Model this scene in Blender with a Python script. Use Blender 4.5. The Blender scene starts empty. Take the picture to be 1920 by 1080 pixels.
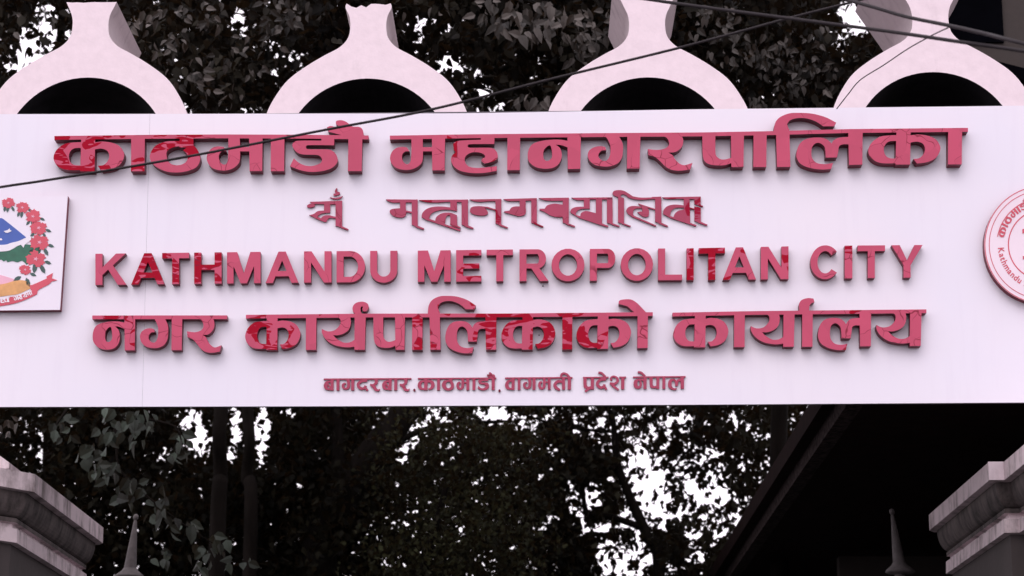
import bpy, math, random
import numpy as np
from mathutils import Vector, Matrix
from mathutils.geometry import delaunay_2d_cdt

random.seed(7)
rng = np.random.default_rng(11)
SC = bpy.context.scene
COL = SC.collection

# ------------------------------------------------------------------ camera
FPX = 4300.0                       # focal length in pixels of the 1920 px wide photograph
PITCH = math.radians(14.1)
CAM = Vector((0, 0, 1.6))
FWD = Vector((0, math.cos(PITCH), math.sin(PITCH)))
RGT = Vector((1, 0, 0))
UPV = Vector((0, -math.sin(PITCH), math.cos(PITCH)))
cam_d = bpy.data.cameras.new('camera')
cam_d.sensor_width = 36.0
cam_d.lens = 36.0 * FPX / 1920.0
cam_d.clip_end = 3000
cam = bpy.data.objects.new('camera', cam_d)
COL.objects.link(cam)
cam.location = CAM
cam.rotation_euler = (math.pi / 2 + PITCH, 0, 0)
SC.camera = cam
cam_d.dof.use_dof = True; cam_d.dof.focus_distance = 15.6; cam_d.dof.aperture_fstop = 3.0

# ------------------------------------------------------------------ sky, sun, exposure
SUN_EL, SUN_AZ = math.radians(48), math.radians(200)      # azimuth clockwise from +Y: behind the camera
world = bpy.data.worlds.new('World'); SC.world = world; world.use_nodes = True
wt = world.node_tree; wt.nodes.clear()
wo = wt.nodes.new('ShaderNodeOutputWorld'); wb = wt.nodes.new('ShaderNodeBackground')
sky = wt.nodes.new('ShaderNodeTexSky'); sky.sky_type = 'NISHITA'; sky.sun_disc = False
sky.sun_elevation = SUN_EL; sky.sun_rotation = SUN_AZ
sky.air_density = 1.0; sky.dust_density = 4.0
# thin bright overcast in front of the blue sky
cl = wt.nodes.new('ShaderNodeMix'); cl.data_type = 'RGBA'; cl.inputs['Factor'].default_value = 0.80
cl.inputs['B'].default_value = (18.8, 17.1, 18.5, 1)
wt.links.new(sky.outputs[0], cl.inputs['A']); wt.links.new(cl.outputs['Result'], wb.inputs['Color'])
wb.inputs['Strength'].default_value = 0.10
wt.links.new(wb.outputs[0], wo.inputs[0])
sd = bpy.data.lights.new('sun', 'SUN'); sd.energy = 0.75; sd.angle = math.radians(40); sd.color = (1.0, 0.94, 0.96)
sun = bpy.data.objects.new('sun', sd); COL.objects.link(sun)
sdir = Vector((math.sin(SUN_AZ) * math.cos(SUN_EL), math.cos(SUN_AZ) * math.cos(SUN_EL), math.sin(SUN_EL)))
sun.rotation_euler = sdir.to_track_quat('Z', 'Y').to_euler()
sun.location = (0, -20, 30)
vs = SC.view_settings
vs.view_transform = 'Standard'; vs.look = 'None'; vs.exposure = 0.0; vs.gamma = 1.0; vs.use_curve_mapping = False
SC.render.film_transparent = False

# ------------------------------------------------------------------ helpers
def pdir(px, py):
    return FWD * FPX + RGT * (px - 960.0) - UPV * (py - 540.0)
def at(px, py, Y):
    d = pdir(px, py)
    return CAM + d * (Y / d.y)
def project(P):
    """world points (n,3) -> photo pixels"""
    V = P - np.array(CAM)
    z = V @ np.array(FWD)
    return 960 + FPX * (V @ np.array(RGT)) / z, 540 - FPX * (V @ np.array(UPV)) / z

ANG = math.radians(0.5)
AX = Vector((math.cos(ANG), -math.sin(ANG), 0))      # along the sign
NIN = Vector((math.sin(ANG), math.cos(ANG), 0))      # into the scene
P0 = at(960, 480, 15.0)
def onplane(px, py, w=0.0):
    """photo pixel -> point on the vertical plane w metres behind the sign's face"""
    d = pdir(px, py)
    t = ((P0 + NIN * w) - CAM).dot(NIN) / d.dot(NIN)
    return CAM + d * t
def uwz(u, w, z):
    p = P0 + AX * u + NIN * w
    return Vector((p.x, p.y, z))
def to_uz(p):
    return (p - P0).dot(AX), p.z
GROUP_USED = {}

def prop(o, label=None, cat=None, group=None, kind=None):
    if label: o['label'] = label
    if cat: o['category'] = cat
    if group: o['group'] = group
    if kind: o['kind'] = kind
    return o
def thing(name, loc, label, cat, group=None):
    o = bpy.data.objects.new(name, None); COL.objects.link(o)
    o.location = loc; o.empty_display_size = 0.2
    return prop(o, label, cat, group)
def link(name, me, parent=None, loc=None):
    o = bpy.data.objects.new(name, me); COL.objects.link(o)
    if parent: o.parent = parent
    if loc is not None: o.location = loc
    return o
def wloc(parent):
    v = Vector((0, 0, 0))
    while parent is not None:
        v += Vector(parent.location); parent = parent.parent
    return v
def mesh(name, verts, faces, mats, parent=None, midx=None, smooth=False, origin=None):
    """verts in world space; stored relative to the parent's (or origin's) place"""
    base = wloc(parent)
    o_ = Vector(origin) if origin is not None else base
    me = bpy.data.meshes.new(name)
    me.from_pydata([tuple(Vector(v) - o_) for v in verts], [], faces)
    for m in (mats if isinstance(mats, (list, tuple)) else [mats]): me.materials.append(m)
    if midx is not None: me.polygons.foreach_set('material_index', midx)
    if smooth: me.polygons.foreach_set('use_smooth', [True] * len(me.polygons))
    me.update()
    ob = link(name, me, parent, o_ - base)
    return ob

# ---- materials
def newmat(name):
    m = bpy.data.materials.new(name); m.use_nodes = True
    nt = m.node_tree; b = nt.nodes['Principled BSDF']
    return m, nt, b
def node(nt, t, **kw):
    n = nt.nodes.new(t)
    for k, v in kw.items():
        if k in ('data_type', 'feature', 'attribute_type', 'attribute_name', 'operation', 'blend_type', 'noise_dimensions', 'interpolation'): setattr(n, k, v)
        else: n.inputs[k].default_value = v
    return n
def ramp(nt, src, lo, hi, c0=(0, 0, 0, 1), c1=(1, 1, 1, 1)):
    r = nt.nodes.new('ShaderNodeValToRGB')
    r.color_ramp.elements[0].position = lo; r.color_ramp.elements[0].color = c0
    r.color_ramp.elements[1].position = hi; r.color_ramp.elements[1].color = c1
    nt.links.new(src, r.inputs[0]); return r
def mix(nt, fac, a, b):
    n = nt.nodes.new('ShaderNodeMix'); n.data_type = 'RGBA'
    for key, v in (('Factor', fac), ('A', a), ('B', b)):
        if isinstance(v, (int, float)): n.inputs[key].default_value = v
        elif isinstance(v, tuple): n.inputs[key].default_value = v
        else: nt.links.new(v, n.inputs[key])
    return n.outputs['Result']
def rgb(r, g, b): return (r, g, b, 1)
def simple(name, col, rough=0.6, var=0.15, scale=6, bump=0.0, metallic=0.0, stretch=(1, 1, 1), detail=6, spec=0.5):
    m, nt, b = newmat(name)
    geo = nt.nodes.new('ShaderNodeNewGeometry')
    mp = nt.nodes.new('ShaderNodeMapping'); mp.inputs['Scale'].default_value = stretch
    nt.links.new(geo.outputs['Position'], mp.inputs['Vector'])
    n = node(nt, 'ShaderNodeTexNoise', Scale=scale, Detail=detail, Roughness=0.6)
    nt.links.new(mp.outputs[0], n.inputs['Vector'])
    r = ramp(nt, n.outputs['Fac'], 0.3, 0.72, tuple(c * (1 - var) for c in col) + (1,), tuple(min(1, c * (1 + var)) for c in col) + (1,))
    nt.links.new(r.outputs[0], b.inputs['Base Color'])
    b.inputs['Roughness'].default_value = rough; b.inputs['Metallic'].default_value = metallic
    b.inputs['Specular IOR Level'].default_value = spec
    if bump:
        bp = node(nt, 'ShaderNodeBump', Strength=bump, Distance=0.01)
        nt.links.new(n.outputs['Fac'], bp.inputs['Height']); nt.links.new(bp.outputs[0], b.inputs['Normal'])
    return m

def concrete(name, col, grime, gcol, streak=True):
    """painted render with vertical run-off streaks and blotches"""
    m, nt, b = newmat(name)
    geo = nt.nodes.new('ShaderNodeNewGeometry')
    mp = nt.nodes.new('ShaderNodeMapping'); mp.inputs['Scale'].default_value = (9, 9, 1.3) if streak else (3, 3, 3)
    nt.links.new(geo.outputs['Position'], mp.inputs['Vector'])
    n1 = node(nt, 'ShaderNodeTexNoise', Scale=1.0, Detail=8, Roughness=0.65)
    nt.links.new(mp.outputs[0], n1.inputs['Vector'])
    n2 = node(nt, 'ShaderNodeTexNoise', Scale=3.2, Detail=8, Roughness=0.7)
    nt.links.new(geo.outputs['Position'], n2.inputs['Vector'])
    mul = node(nt, 'ShaderNodeMath', operation='MULTIPLY')
    nt.links.new(n1.outputs['Fac'], mul.inputs[0]); nt.links.new(n2.outputs['Fac'], mul.inputs[1])
    r = ramp(nt, mul.outputs[0], 0.34 - 0.2 * grime, 0.46 - 0.12 * grime)
    r.color_ramp.elements[0].color = (0, 0, 0, 1)
    sc = node(nt, 'ShaderNodeMath', operation='MULTIPLY'); sc.inputs[1].default_value = min(1.0, 0.25 + grime)
    nt.links.new(r.outputs[0], sc.inputs[0])
    n3 = node(nt, 'ShaderNodeTexNoise', Scale=14, Detail=6, Roughness=0.6)
    nt.links.new(geo.outputs['Position'], n3.inputs['Vector'])
    base = ramp(nt, n3.outputs['Fac'], 0.3, 0.75, tuple(c * 0.93 for c in col) + (1,), tuple(min(1, c * 1.03) for c in col) + (1,))
    out = mix(nt, sc.outputs[0], base.outputs[0], gcol + (1,))
    nt.links.new(out, b.inputs['Base Color']); b.inputs['Roughness'].default_value = 0.85
    bp = node(nt, 'ShaderNodeBump', Strength=0.25, Distance=0.01)
    nt.links.new(n3.outputs['Fac'], bp.inputs['Height']); nt.links.new(bp.outputs[0], b.inputs['Normal'])
    return m

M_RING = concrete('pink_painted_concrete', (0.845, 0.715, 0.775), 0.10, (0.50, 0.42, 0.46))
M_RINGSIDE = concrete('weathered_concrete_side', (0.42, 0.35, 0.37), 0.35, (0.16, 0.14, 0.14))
M_SOOT = simple('sooty_black_render', (0.022, 0.020, 0.024), 0.9, 0.35, 5, spec=0.1)  # soffit shade put into a near-black colour on the ring holes' inner faces
M_CORN = concrete('stained_cornice_render', (0.66, 0.555, 0.585), 0.6, (0.12, 0.095, 0.09))
M_CORND = concrete('dark_stained_moulding', (0.125, 0.10, 0.098), 0.85, (0.022, 0.017, 0.016))  # cove shadow darkened into the base colour, plus stain streaks
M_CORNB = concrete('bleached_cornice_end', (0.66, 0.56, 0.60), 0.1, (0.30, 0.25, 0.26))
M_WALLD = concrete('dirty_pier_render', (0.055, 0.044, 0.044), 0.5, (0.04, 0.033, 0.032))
M_CEM = simple('grey_cement', (0.11, 0.097, 0.098), 0.85, 0.25, 22, 0.3)
M_BOARDSIDE = simple('board_steel_edge', (0.10, 0.09, 0.11), 0.6, 0.2)
M_MAROON = simple('maroon_acrylic_edge', (0.15, 0.006, 0.026), 0.4, 0.12, 12, spec=.18)
M_WIRE = simple('black_cable_sheath', (0.022, 0.017, 0.020), 0.6, 0.2, 20, spec=.2)
M_BARK = simple('dark_bark', (0.010, 0.008, 0.007), 0.95, 0.4, 9, 0.6, stretch=(1, 1, 0.25), spec=0.05)
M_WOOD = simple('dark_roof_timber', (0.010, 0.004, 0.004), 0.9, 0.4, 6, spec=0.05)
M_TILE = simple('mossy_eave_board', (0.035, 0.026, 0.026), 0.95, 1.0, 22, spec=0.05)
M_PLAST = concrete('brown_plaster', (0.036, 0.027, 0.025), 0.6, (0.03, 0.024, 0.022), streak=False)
M_BLACK = simple('dark_opening', (0.002, 0.002, 0.003), 0.9, 0.2, spec=0.0)
M_GROUND = simple('asphalt', (0.05, 0.048, 0.048), 0.9, 0.25, 2)

# board face: vinyl, faint large blotches and drips
M_BOARD, nt, b = newmat('white_vinyl_board')
geo = nt.nodes.new('ShaderNodeNewGeometry')
n = node(nt, 'ShaderNodeTexNoise', Scale=0.8, Detail=4, Roughness=0.5); nt.links.new(geo.outputs['Position'], n.inputs['Vector'])
r1 = ramp(nt, n.outputs['Fac'], 0.35, 0.68, rgb(0.80, 0.77, 0.875), rgb(0.835, 0.785, 0.87))
mp = nt.nodes.new('ShaderNodeMapping'); mp.inputs['Scale'].default_value = (14, 14, 1.2)
nt.links.new(geo.outputs['Position'], mp.inputs['Vector'])
n2 = node(nt, 'ShaderNodeTexNoise', Scale=1.0, Detail=6, Roughness=0.6); nt.links.new(mp.outputs[0], n2.inputs['Vector'])
r2 = ramp(nt, n2.outputs['Fac'], 0.52, 0.85); 
f2 = node(nt, 'ShaderNodeMath', operation='MULTIPLY'); f2.inputs[1].default_value = 0.22; nt.links.new(r2.outputs[0], f2.inputs[0])
nt.links.new(mix(nt, f2.outputs[0], r1.outputs[0], rgb(0.66, 0.60, 0.72)), b.inputs['Base Color'])
b.inputs['Roughness'].default_value = 0.42
b.inputs['Specular IOR Level'].default_value = 0.3

def letter_mat(name, faded, clean, cleanlvl=1.0):  # faded: red with sky haze painted in; clean: painted dark reflection
    """crimson acrylic: sky haze and glossy dark reflections painted into the colour (amount set per letter), hairline cracks"""
    m, nt, b = newmat(name)
    geo = nt.nodes.new('ShaderNodeNewGeometry')
    att = node(nt, 'ShaderNodeAttribute', attribute_type='OBJECT', attribute_name='wear')  # wear: amount of painted dark reflection
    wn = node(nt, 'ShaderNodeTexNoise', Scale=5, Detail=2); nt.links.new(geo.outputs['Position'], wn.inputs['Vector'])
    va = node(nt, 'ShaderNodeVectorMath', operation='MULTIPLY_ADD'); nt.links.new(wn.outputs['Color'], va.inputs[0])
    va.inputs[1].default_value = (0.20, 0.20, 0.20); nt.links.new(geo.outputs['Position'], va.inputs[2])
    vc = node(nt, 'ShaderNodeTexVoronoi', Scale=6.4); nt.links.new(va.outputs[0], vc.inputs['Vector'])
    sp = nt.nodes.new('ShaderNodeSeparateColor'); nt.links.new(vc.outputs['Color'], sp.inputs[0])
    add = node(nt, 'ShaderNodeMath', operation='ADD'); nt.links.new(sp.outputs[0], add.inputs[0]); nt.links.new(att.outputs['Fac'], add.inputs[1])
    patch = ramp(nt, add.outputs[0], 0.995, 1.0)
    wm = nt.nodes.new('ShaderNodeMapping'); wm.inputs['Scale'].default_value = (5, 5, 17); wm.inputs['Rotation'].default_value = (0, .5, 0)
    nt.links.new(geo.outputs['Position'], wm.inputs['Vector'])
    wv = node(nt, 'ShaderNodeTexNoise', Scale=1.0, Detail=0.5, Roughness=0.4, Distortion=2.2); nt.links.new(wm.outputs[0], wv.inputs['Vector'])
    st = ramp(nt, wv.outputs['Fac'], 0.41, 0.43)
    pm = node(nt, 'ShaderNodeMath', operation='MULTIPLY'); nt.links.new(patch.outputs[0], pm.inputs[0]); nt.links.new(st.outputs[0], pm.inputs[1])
    # cracks
    vo = node(nt, 'ShaderNodeTexVoronoi', feature='DISTANCE_TO_EDGE', Scale=6.4)
    nt.links.new(va.outputs[0], vo.inputs['Vector'])
    ck = ramp(nt, vo.outputs['Distance'], 0.006, 0.018, rgb(1, 1, 1), rgb(0, 0, 0))
    nm = node(nt, 'ShaderNodeTexNoise', Scale=3.2, Detail=2); nt.links.new(geo.outputs['Position'], nm.inputs['Vector'])
    nmr = ramp(nt, nm.outputs['Fac'], 0.50, 0.56)
    cm = node(nt, 'ShaderNodeMath', operation='MULTIPLY'); nt.links.new(ck.outputs[0], cm.inputs[0]); nt.links.new(nmr.outputs[0], cm.inputs[1])
    var = ramp(nt, nm.outputs['Fac'], 0.3, 0.7, tuple(c * 0.94 for c in faded) + (1,), tuple(c * 1.05 for c in faded) + (1,))
    tint = ramp(nt, sp.outputs[1], 0, 1, rgb(.90, .90, .90), rgb(1, 1, 1))
    mt = nt.nodes.new('ShaderNodeMix'); mt.data_type = 'RGBA'; mt.blend_type = 'MULTIPLY'; mt.inputs['Factor'].default_value = 1.0
    nt.links.new(var.outputs[0], mt.inputs['A']); nt.links.new(tint.outputs[0], mt.inputs['B'])
    c1 = mix(nt, pm.outputs[0], mt.outputs['Result'], clean + (1,))  # clean: deep red painted where the face would mirror dark things
    c2 = mix(nt, cm.outputs[0], c1, rgb(0.22, 0.01, 0.035))
    nt.links.new(c2, b.inputs['Base Color'])
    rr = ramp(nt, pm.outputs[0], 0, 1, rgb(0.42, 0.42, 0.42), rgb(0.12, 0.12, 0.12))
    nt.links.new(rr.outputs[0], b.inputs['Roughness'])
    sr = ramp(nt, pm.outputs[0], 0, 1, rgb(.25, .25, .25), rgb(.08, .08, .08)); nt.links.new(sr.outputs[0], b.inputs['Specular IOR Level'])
    return m
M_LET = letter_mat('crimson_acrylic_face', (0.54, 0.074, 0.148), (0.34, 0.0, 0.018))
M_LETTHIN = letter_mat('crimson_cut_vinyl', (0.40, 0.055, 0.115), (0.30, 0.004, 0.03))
M_PRINT_R = simple('printed_red', (0.60, 0.075, 0.12), 0.5, 0.08)
M_PRINT_G = simple('printed_green', (0.02, 0.13, 0.08), 0.5, 0.2, 20)
M_PRINT_DG = simple('printed_leaf_green', (0.04, 0.09, 0.085), 0.5, 0.2, 20)
M_PRINT_B = simple('printed_blue', (0.05, 0.11, 0.42), 0.5, 0.1)
M_PRINT_Y = simple('printed_ochre', (0.70, 0.36, 0.14), 0.5, 0.2, 14)
M_PRINT_W = simple('printed_white', (0.80, 0.76, 0.84), 0.5, 0.03)
M_PRINT_P = simple('printed_pink', (0.78, 0.42, 0.54), 0.5, 0.1)
M_PLATE = simple('white_plate', (0.80, 0.75, 0.85), 0.4, 0.02)
M_SEAL = simple('pinkish_seal_plate', (0.82, 0.70, 0.79), 0.4, 0.04, 3)

def leaf_mat(name, col, var, rough=0.5, single=False, spec=0.04):
    m, nt, b = newmat(name)
    oi = nt.nodes.new('ShaderNodeNewGeometry')
    oi2 = nt.nodes.new('ShaderNodeObjectInfo')
    r = ramp(nt, oi2.outputs['Random'] if single else oi.outputs['Random Per Island'], 0.0, 1.0, tuple(c * (1 - var) for c in col) + (1,), tuple(c * (1 + var) for c in col) + (1,))
    nn = node(nt, 'ShaderNodeTexNoise', Scale=1.1, Detail=3, Roughness=0.55); nt.links.new(oi.outputs['Position'], nn.inputs['Vector'])
    rv = ramp(nt, nn.outputs['Fac'], 0.40, 0.66, rgb(.42, .42, .42), rgb(2.1, 2.1, 1.7) if not single else rgb(1.2, 1.2, 1.2))
    mm = nt.nodes.new('ShaderNodeMix'); mm.data_type = 'RGBA'; mm.blend_type = 'MULTIPLY'; mm.inputs['Factor'].default_value = 1.0
    nt.links.new(r.outputs[0], mm.inputs['A']); nt.links.new(rv.outputs[0], mm.inputs['B'])
    nt.links.new(mm.outputs['Result'], b.inputs['Base Color'])
    b.inputs['Roughness'].default_value = rough
    b.inputs['Specular IOR Level'].default_value = spec
    tr = nt.nodes.new('ShaderNodeBsdfTranslucent'); tr.inputs['Color'].default_value = (.13, .075, .035, 1)
    ms = nt.nodes.new('ShaderNodeMixShader'); ms.inputs[0].default_value = .09
    out = nt.nodes['Material Output']
    nt.links.new(b.outputs[0], ms.inputs[1]); nt.links.new(tr.outputs[0], ms.inputs[2]); nt.links.new(ms.outputs[0], out.inputs['Surface'])
    return m
M_LEAF_A = leaf_mat('dusty_dark_leaves', (0.010, 0.009, 0.0085), 0.7)
M_LEAF_B = leaf_mat('deep_green_leaves', (0.046, 0.062, 0.050), 0.75, single=True, spec=.2)
M_LEAF_C = leaf_mat('small_dark_leaves', (0.006, 0.0056, 0.0042), 0.7)
M_LEAF_D = leaf_mat('olive_leaves', (0.014, 0.015, 0.009), 0.7)

# ------------------------------------------------------------------ flat shapes -> solid lettering
def catmull(pts, corner, closed, k=5):
    n = len(pts); out = []
    rng_ = range(n if closed else n - 1)
    P = [np.array(p, float) for p in pts]
    for i in rng_:
        p1, p2 = P[i], P[(i + 1) % n]
        p0 = P[(i - 1) % n] if (closed or i > 0) else p1
        p3 = P[(i + 2) % n] if (closed or i + 2 < n) else p2
        L = np.linalg.norm((p2 - p1)[:2])
        def lim(v):
            l = np.linalg.norm(v[:2]); return v * (1.6 * L / l) if l > 1.6 * L else v
        if corner[i] and corner[(i + 1) % n]:
            out.append(p1); continue
        t1 = (p2 - p1) if corner[i] else lim((p2 - p0) * 0.5)
        t2 = (p2 - p1) if corner[(i + 1) % n] else lim((p3 - p1) * 0.5)
        for j in range(k):
            t = j / k; t_2 = t * t; t3 = t_2 * t
            out.append((2*t3 - 3*t_2 + 1) * p1 + (t3 - 2*t_2 + t) * t1 + (-2*t3 + 3*t_2) * p2 + (t3 - t_2) * t2)
    if not closed: out.append(P[-1])
    return out
def hull(pts):
    pts = sorted(set((round(p[0], 3), round(p[1], 3)) for p in pts))
    def half_(ps):
        o = []
        for p in ps:
            while len(o) > 1 and (o[-1][0] - o[-2][0]) * (p[1] - o[-2][1]) - (o[-1][1] - o[-2][1]) * (p[0] - o[-2][0]) <= 1e-6: o.pop()
            o.append(p)
        return o
    return half_(pts)[:-1] + half_(pts[::-1])[:-1]
def parse(txt):
    """-> list of groups: (list of add polygons, list of hole polygons)"""
    groups = []
    for ln in txt.strip().split('\n'):
        ln = ln.strip()
        if not ln: continue
        kind, body = ln[0], ln[1:].split()
        pts, cor = [], []
        for tk in body:
            c = tk.endswith('!'); tk = tk.rstrip('!')
            pts.append(tuple(float(v) for v in tk.split(','))); cor.append(c)
        if kind == 'P': groups.append(([[(p[0], p[1]) for p in pts]], []))
        elif kind == 'C': groups.append(([[(p[0], p[1]) for p in catmull(pts, cor, True)]], []))
        elif kind == 'H': groups[-1][1].append([(p[0], p[1]) for p in catmull(pts, cor, True)])
        elif kind == 'S':
            q = catmull(pts, cor, False, 6)
            L, R = [], []
            for i in range(len(q)):
                a = q[max(0, i - 1)][:2]; c_ = q[min(len(q) - 1, i + 1)][:2]
                d = c_ - a; d = d / (np.linalg.norm(d) + 1e-9); nn = np.array([-d[1], d[0]]) * q[i][2] / 2
                L.append(q[i][:2] + nn); R.append(q[i][:2] - nn)
            for i in range(len(q) - 1):
                h = hull([tuple(L[i]), tuple(L[i+1]), tuple(R[i+1]), tuple(R[i])])
                if len(h) > 2: groups.append(([h], []))
    return groups
def area(p):
    return 0.5 * sum(p[i][0] * p[(i+1) % len(p)][1] - p[(i+1) % len(p)][0] * p[i][1] for i in range(len(p)))
def region(groups):
    """union of the groups (each adds minus holes) -> verts2d, triangles"""
    verts, faces, tag = [], [], []
    for gi, (adds, holes) in enumerate(groups):
        for kind, polys in ((0, adds), (1, holes)):
            for p in polys:
                a = area(p)
                if abs(a) < 1e-4: continue
                if a < 0: p = p[::-1]
                s = len(verts); verts += [Vector(q) for q in p]; faces.append(list(range(s, s + len(p)))); tag.append((gi, kind))
    V, E, F, ov, oe, of = delaunay_2d_cdt(verts, [], faces, 0, 1e-3)
    keep = []
    for f, o in zip(F, of):
        g = {}
        for k in o:
            gi, kd = tag[k]; g.setdefault(gi, set()).add(kd)
        if any((0 in s and 1 not in s) for s in g.values()): keep.append(list(f))
    return V, keep
def solid(name, groups, tomap, depth, mats, parent, wear=None, front_w=0.0):  # wear: amount of painted dark reflection on the letter face
    """groups in pixel space; tomap(px,py) -> world point of the face; extruded depth metres into the scene"""
    V, T = region(groups)
    used = sorted({i for t in T for i in t}); idx = {v: k for k, v in enumerate(used)}
    fr = [tomap(V[i][0], V[i][1]) for i in used]; n = len(fr)
    bk = [p + NIN * depth for p in fr]
    faces, mi = [], []
    edges = {}
    for t in T:
        a = [idx[i] for i in t]
        ar = area([tuple(V[i]) for i in t])
        if ar > 0: a = a[::-1]           # photo y runs down
        a = a[::-1]
        faces.append(a); mi.append(0)
        for k in range(3):
            e = (a[k], a[(k+1) % 3]); edges[e] = 1
    bf = [f[::-1] for f in faces]
    sides = [(e[1], e[0], e[0] + n, e[1] + n) for e in edges if (e[1], e[0]) not in edges]
    allf = faces + [[i + n for i in f] for f in bf] + [list(s) for s in sides]
    mi = [0] * len(faces) + [1] * (len(bf) + len(sides))
    c = sum(fr, Vector()) / n
    ob = mesh(name, fr + bk, allf, list(mats), parent, mi, origin=c)
    ob.data.validate()
    if wear is not None: ob['wear'] = max(0.0, min(.72, (float(wear) - .03) * 3.4))  # wear: amount of painted dark reflection
    return ob

def xf(groups, fx, fy=None):
    f = fx if fy is None else (lambda x, y: (fx(x), fy(y)))
    return [([[f(*q) for q in p] for p in A], [[f(*q) for q in p] for p in H]) for A, H in groups]
def pw(tab):
    xs = [t[0] for t in tab]; ys = [t[1] for t in tab]
    return lambda x: float(np.interp(x, xs, ys))

# ---- glyphs traced from the lettering; name: (x0, x1, ytop, ybase, shapes)
G = {}
G['ka'] = (62, 858, 325, 725, '''
C 380,398! 300,400 190,415 100,480 62,565 85,640 150,692 235,712 380,712!
H 400,464! 300,466 252,500 234,560 252,622 300,655 400,658!
P 374,330 530,330 524,726 362,726
C 520,402! 620,393 735,412 814,457 858,545 815,645 722,697 600,716! 560,664! 625,655 674,607 688,550 664,496 602,472 520,482!''')
G['va'] = (62, 530, 325, 725, '''
C 380,398! 300,400 190,415 100,480 62,565 85,640 150,692 235,712 380,712!
H 400,464! 300,466 252,500 234,560 252,622 300,655 400,658!
P 384,330 530,330 526,726 376,726''')
G['ba'] = (62, 530, 325, 725, G['va'][4] + '\nS 215,470,70 395,650,70')
G['aa'] = (935, 1090, 325, 725, 'P 938,330 1090,330 1086,726 935,726')
G['tha'] = (1150, 1712, 320, 725, '''
P 1480,322 1635,322 1637,470 1480,460
C 1490,390! 1330,396 1212,440 1150,530 1155,610 1215,675 1320,725 1430,740 1560,726 1670,680 1712,600 1700,528 1668,470 1636,442!
H 1334,560 1336,510 1382,472 1465,449 1590,445! 1518,492! 1560,530 1573,580 1545,630 1480,658 1400,652 1350,615''')
G['ma'] = (128, 745, 325, 718, '''
C 368,330! 495,330! 496,590 462,658 390,700 300,712 200,690 145,635 128,575 148,510 200,465 262,453 318,460! 346,505! 300,505 266,540 265,590 290,635 330,648 360,610 368,520!
P 490,460 600,460 600,506 490,506
P 598,330 747,330 742,718 603,718''')
G['dda'] = (862, 1397, 325, 725, '''
C 1215,330! 1360,330! 1360,438! 1062,440 1040,461 1062,483 1290,485 1352,510 1390,560 1397,620 1350,680 1260,718 1120,735 990,718 862,672! 905,585! 960,632 1040,665 1120,668 1200,640 1222,600 1200,560 1150,546 1000,541 930,510 888,445 915,402 990,390 1215,388!''')
G['au'] = (1520, 1675, 325, 725, '''
P 1520,330 1676,330 1668,726 1514,726
C 1378,192! 1386,165 1440,157 1500,178 1560,225 1640,230 1680,262 1692,330! 1450,326! 1295,285! 1278,238! 1320,222 1380,232 1430,228! 1388,208!''')
G['ha'] = (815, 1338, 325, 735, '''
C 1150,330! 1305,330! 1300,438! 1022,438 1000,457 1022,478 1230,480 1300,495 1338,550 1338,603! 1280,640 1190,660! 1153,630! 1168,602 1195,592! 1190,560 1130,533 1040,535 975,580 972,640 1010,690 1080,708 1160,708 1330,690! 1328,742! 1200,765 1060,768 930,745 850,695 815,625 825,570 868,528! 845,500! 838,430! 880,402 980,392 1150,388!''')
G['na'] = (-60, 535, 310, 698, '''
C 390,392! 300,377 180,378 60,395 -22,432 -60,505 -58,590 -10,648 60,680 150,690 240,674 300,622 322,545 302,472 252,430! 310,436 390,462!
H 112,545 120,487 165,443 196,446 210,515 206,575 160,606 122,588
P 384,315 536,315 530,698 388,698''')
G['ga'] = (612, 1205, 300, 695, '''
C 790,302! 930,302! 980,365 1008,430 1008,510 996,575 955,632 880,665 790,671 690,650 630,600 612,540 632,488 690,455 760,445 810,456! 820,490! 770,495 735,530 738,572 780,606 830,600 862,545 868,460 852,400 818,345 790,330!
P 1058,305 1206,305 1196,695 1053,695''')
G['ra'] = (1290, 1790, 295, 695, '''
C 1440,300! 1640,300! 1682,355 1686,420 1660,472 1600,514 1520,521! 1568,550 1592,592 1640,642 1700,665 1792,640! 1765,715! 1650,727 1560,716 1490,680 1430,620 1370,570 1295,545! 1288,478! 1400,489 1490,470 1527,430 1520,380 1490,345 1440,335!''')
G['pa'] = (222, 690, 348, 738, '''
C 222,355! 368,355! 368,540 376,606 420,646 480,651 560,630! 560,690! 480,713 400,717 310,706 250,670 228,610 222,500!
P 543,355 690,355 684,738 548,738''')
G['i'] = (1055, 1210, 348, 738, '''
P 1050,330 1200,330 1212,738 1062,738
C 1024,352! 1040,262 1090,202 1190,164 1300,157 1450,165 1600,202 1726,262! 1702,302! 1580,302! 1500,252 1400,219 1300,213 1212,234 1175,275! 1200,352!''')
G['la'] = (1280, 2025, 310, 708, '''
C 1280,560 1310,468 1380,410 1480,393 1580,400 1640,430 1675,464! 1702,428 1760,402 1880,395! 1880,480! 1800,478 1760,500 1750,560 1737,620! 1610,618! 1605,540 1590,490 1540,455 1490,460 1456,500 1448,570 1462,630 1512,675 1600,690 1692,680! 1670,745! 1560,748 1430,725 1330,680 1287,620
P 1862,315 2025,315 2022,708 1872,708''')
G['ya'] = (980, 1475, 292, 695, '''
C 1150,298! 1292,298! 1308,385 1288,462 1232,510 1165,531 1108,530! 1150,572 1220,612 1285,614 1335,592 1370,560! 1370,650! 1330,662 1240,666 1120,640 1030,582 985,512 980,460! 1050,487 1130,472 1185,412 1190,360 1170,335 1150,330!
P 1350,298 1475,298 1466,695 1346,695''')
G['reph'] = (1330, 1505, 290, 695, '''
C 1370,300! 1330,262 1330,205 1370,166 1440,155 1495,178 1507,225 1480,264! 1450,264 1436,240 1444,212 1420,215 1418,262 1440,300!''')
G['reph2'] = (1550, 1722, 260, 662, '''
C 1556,275! 1550,190 1580,141 1650,121 1712,127! 1723,166! 1690,178! 1668,205 1662,275!''')
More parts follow.
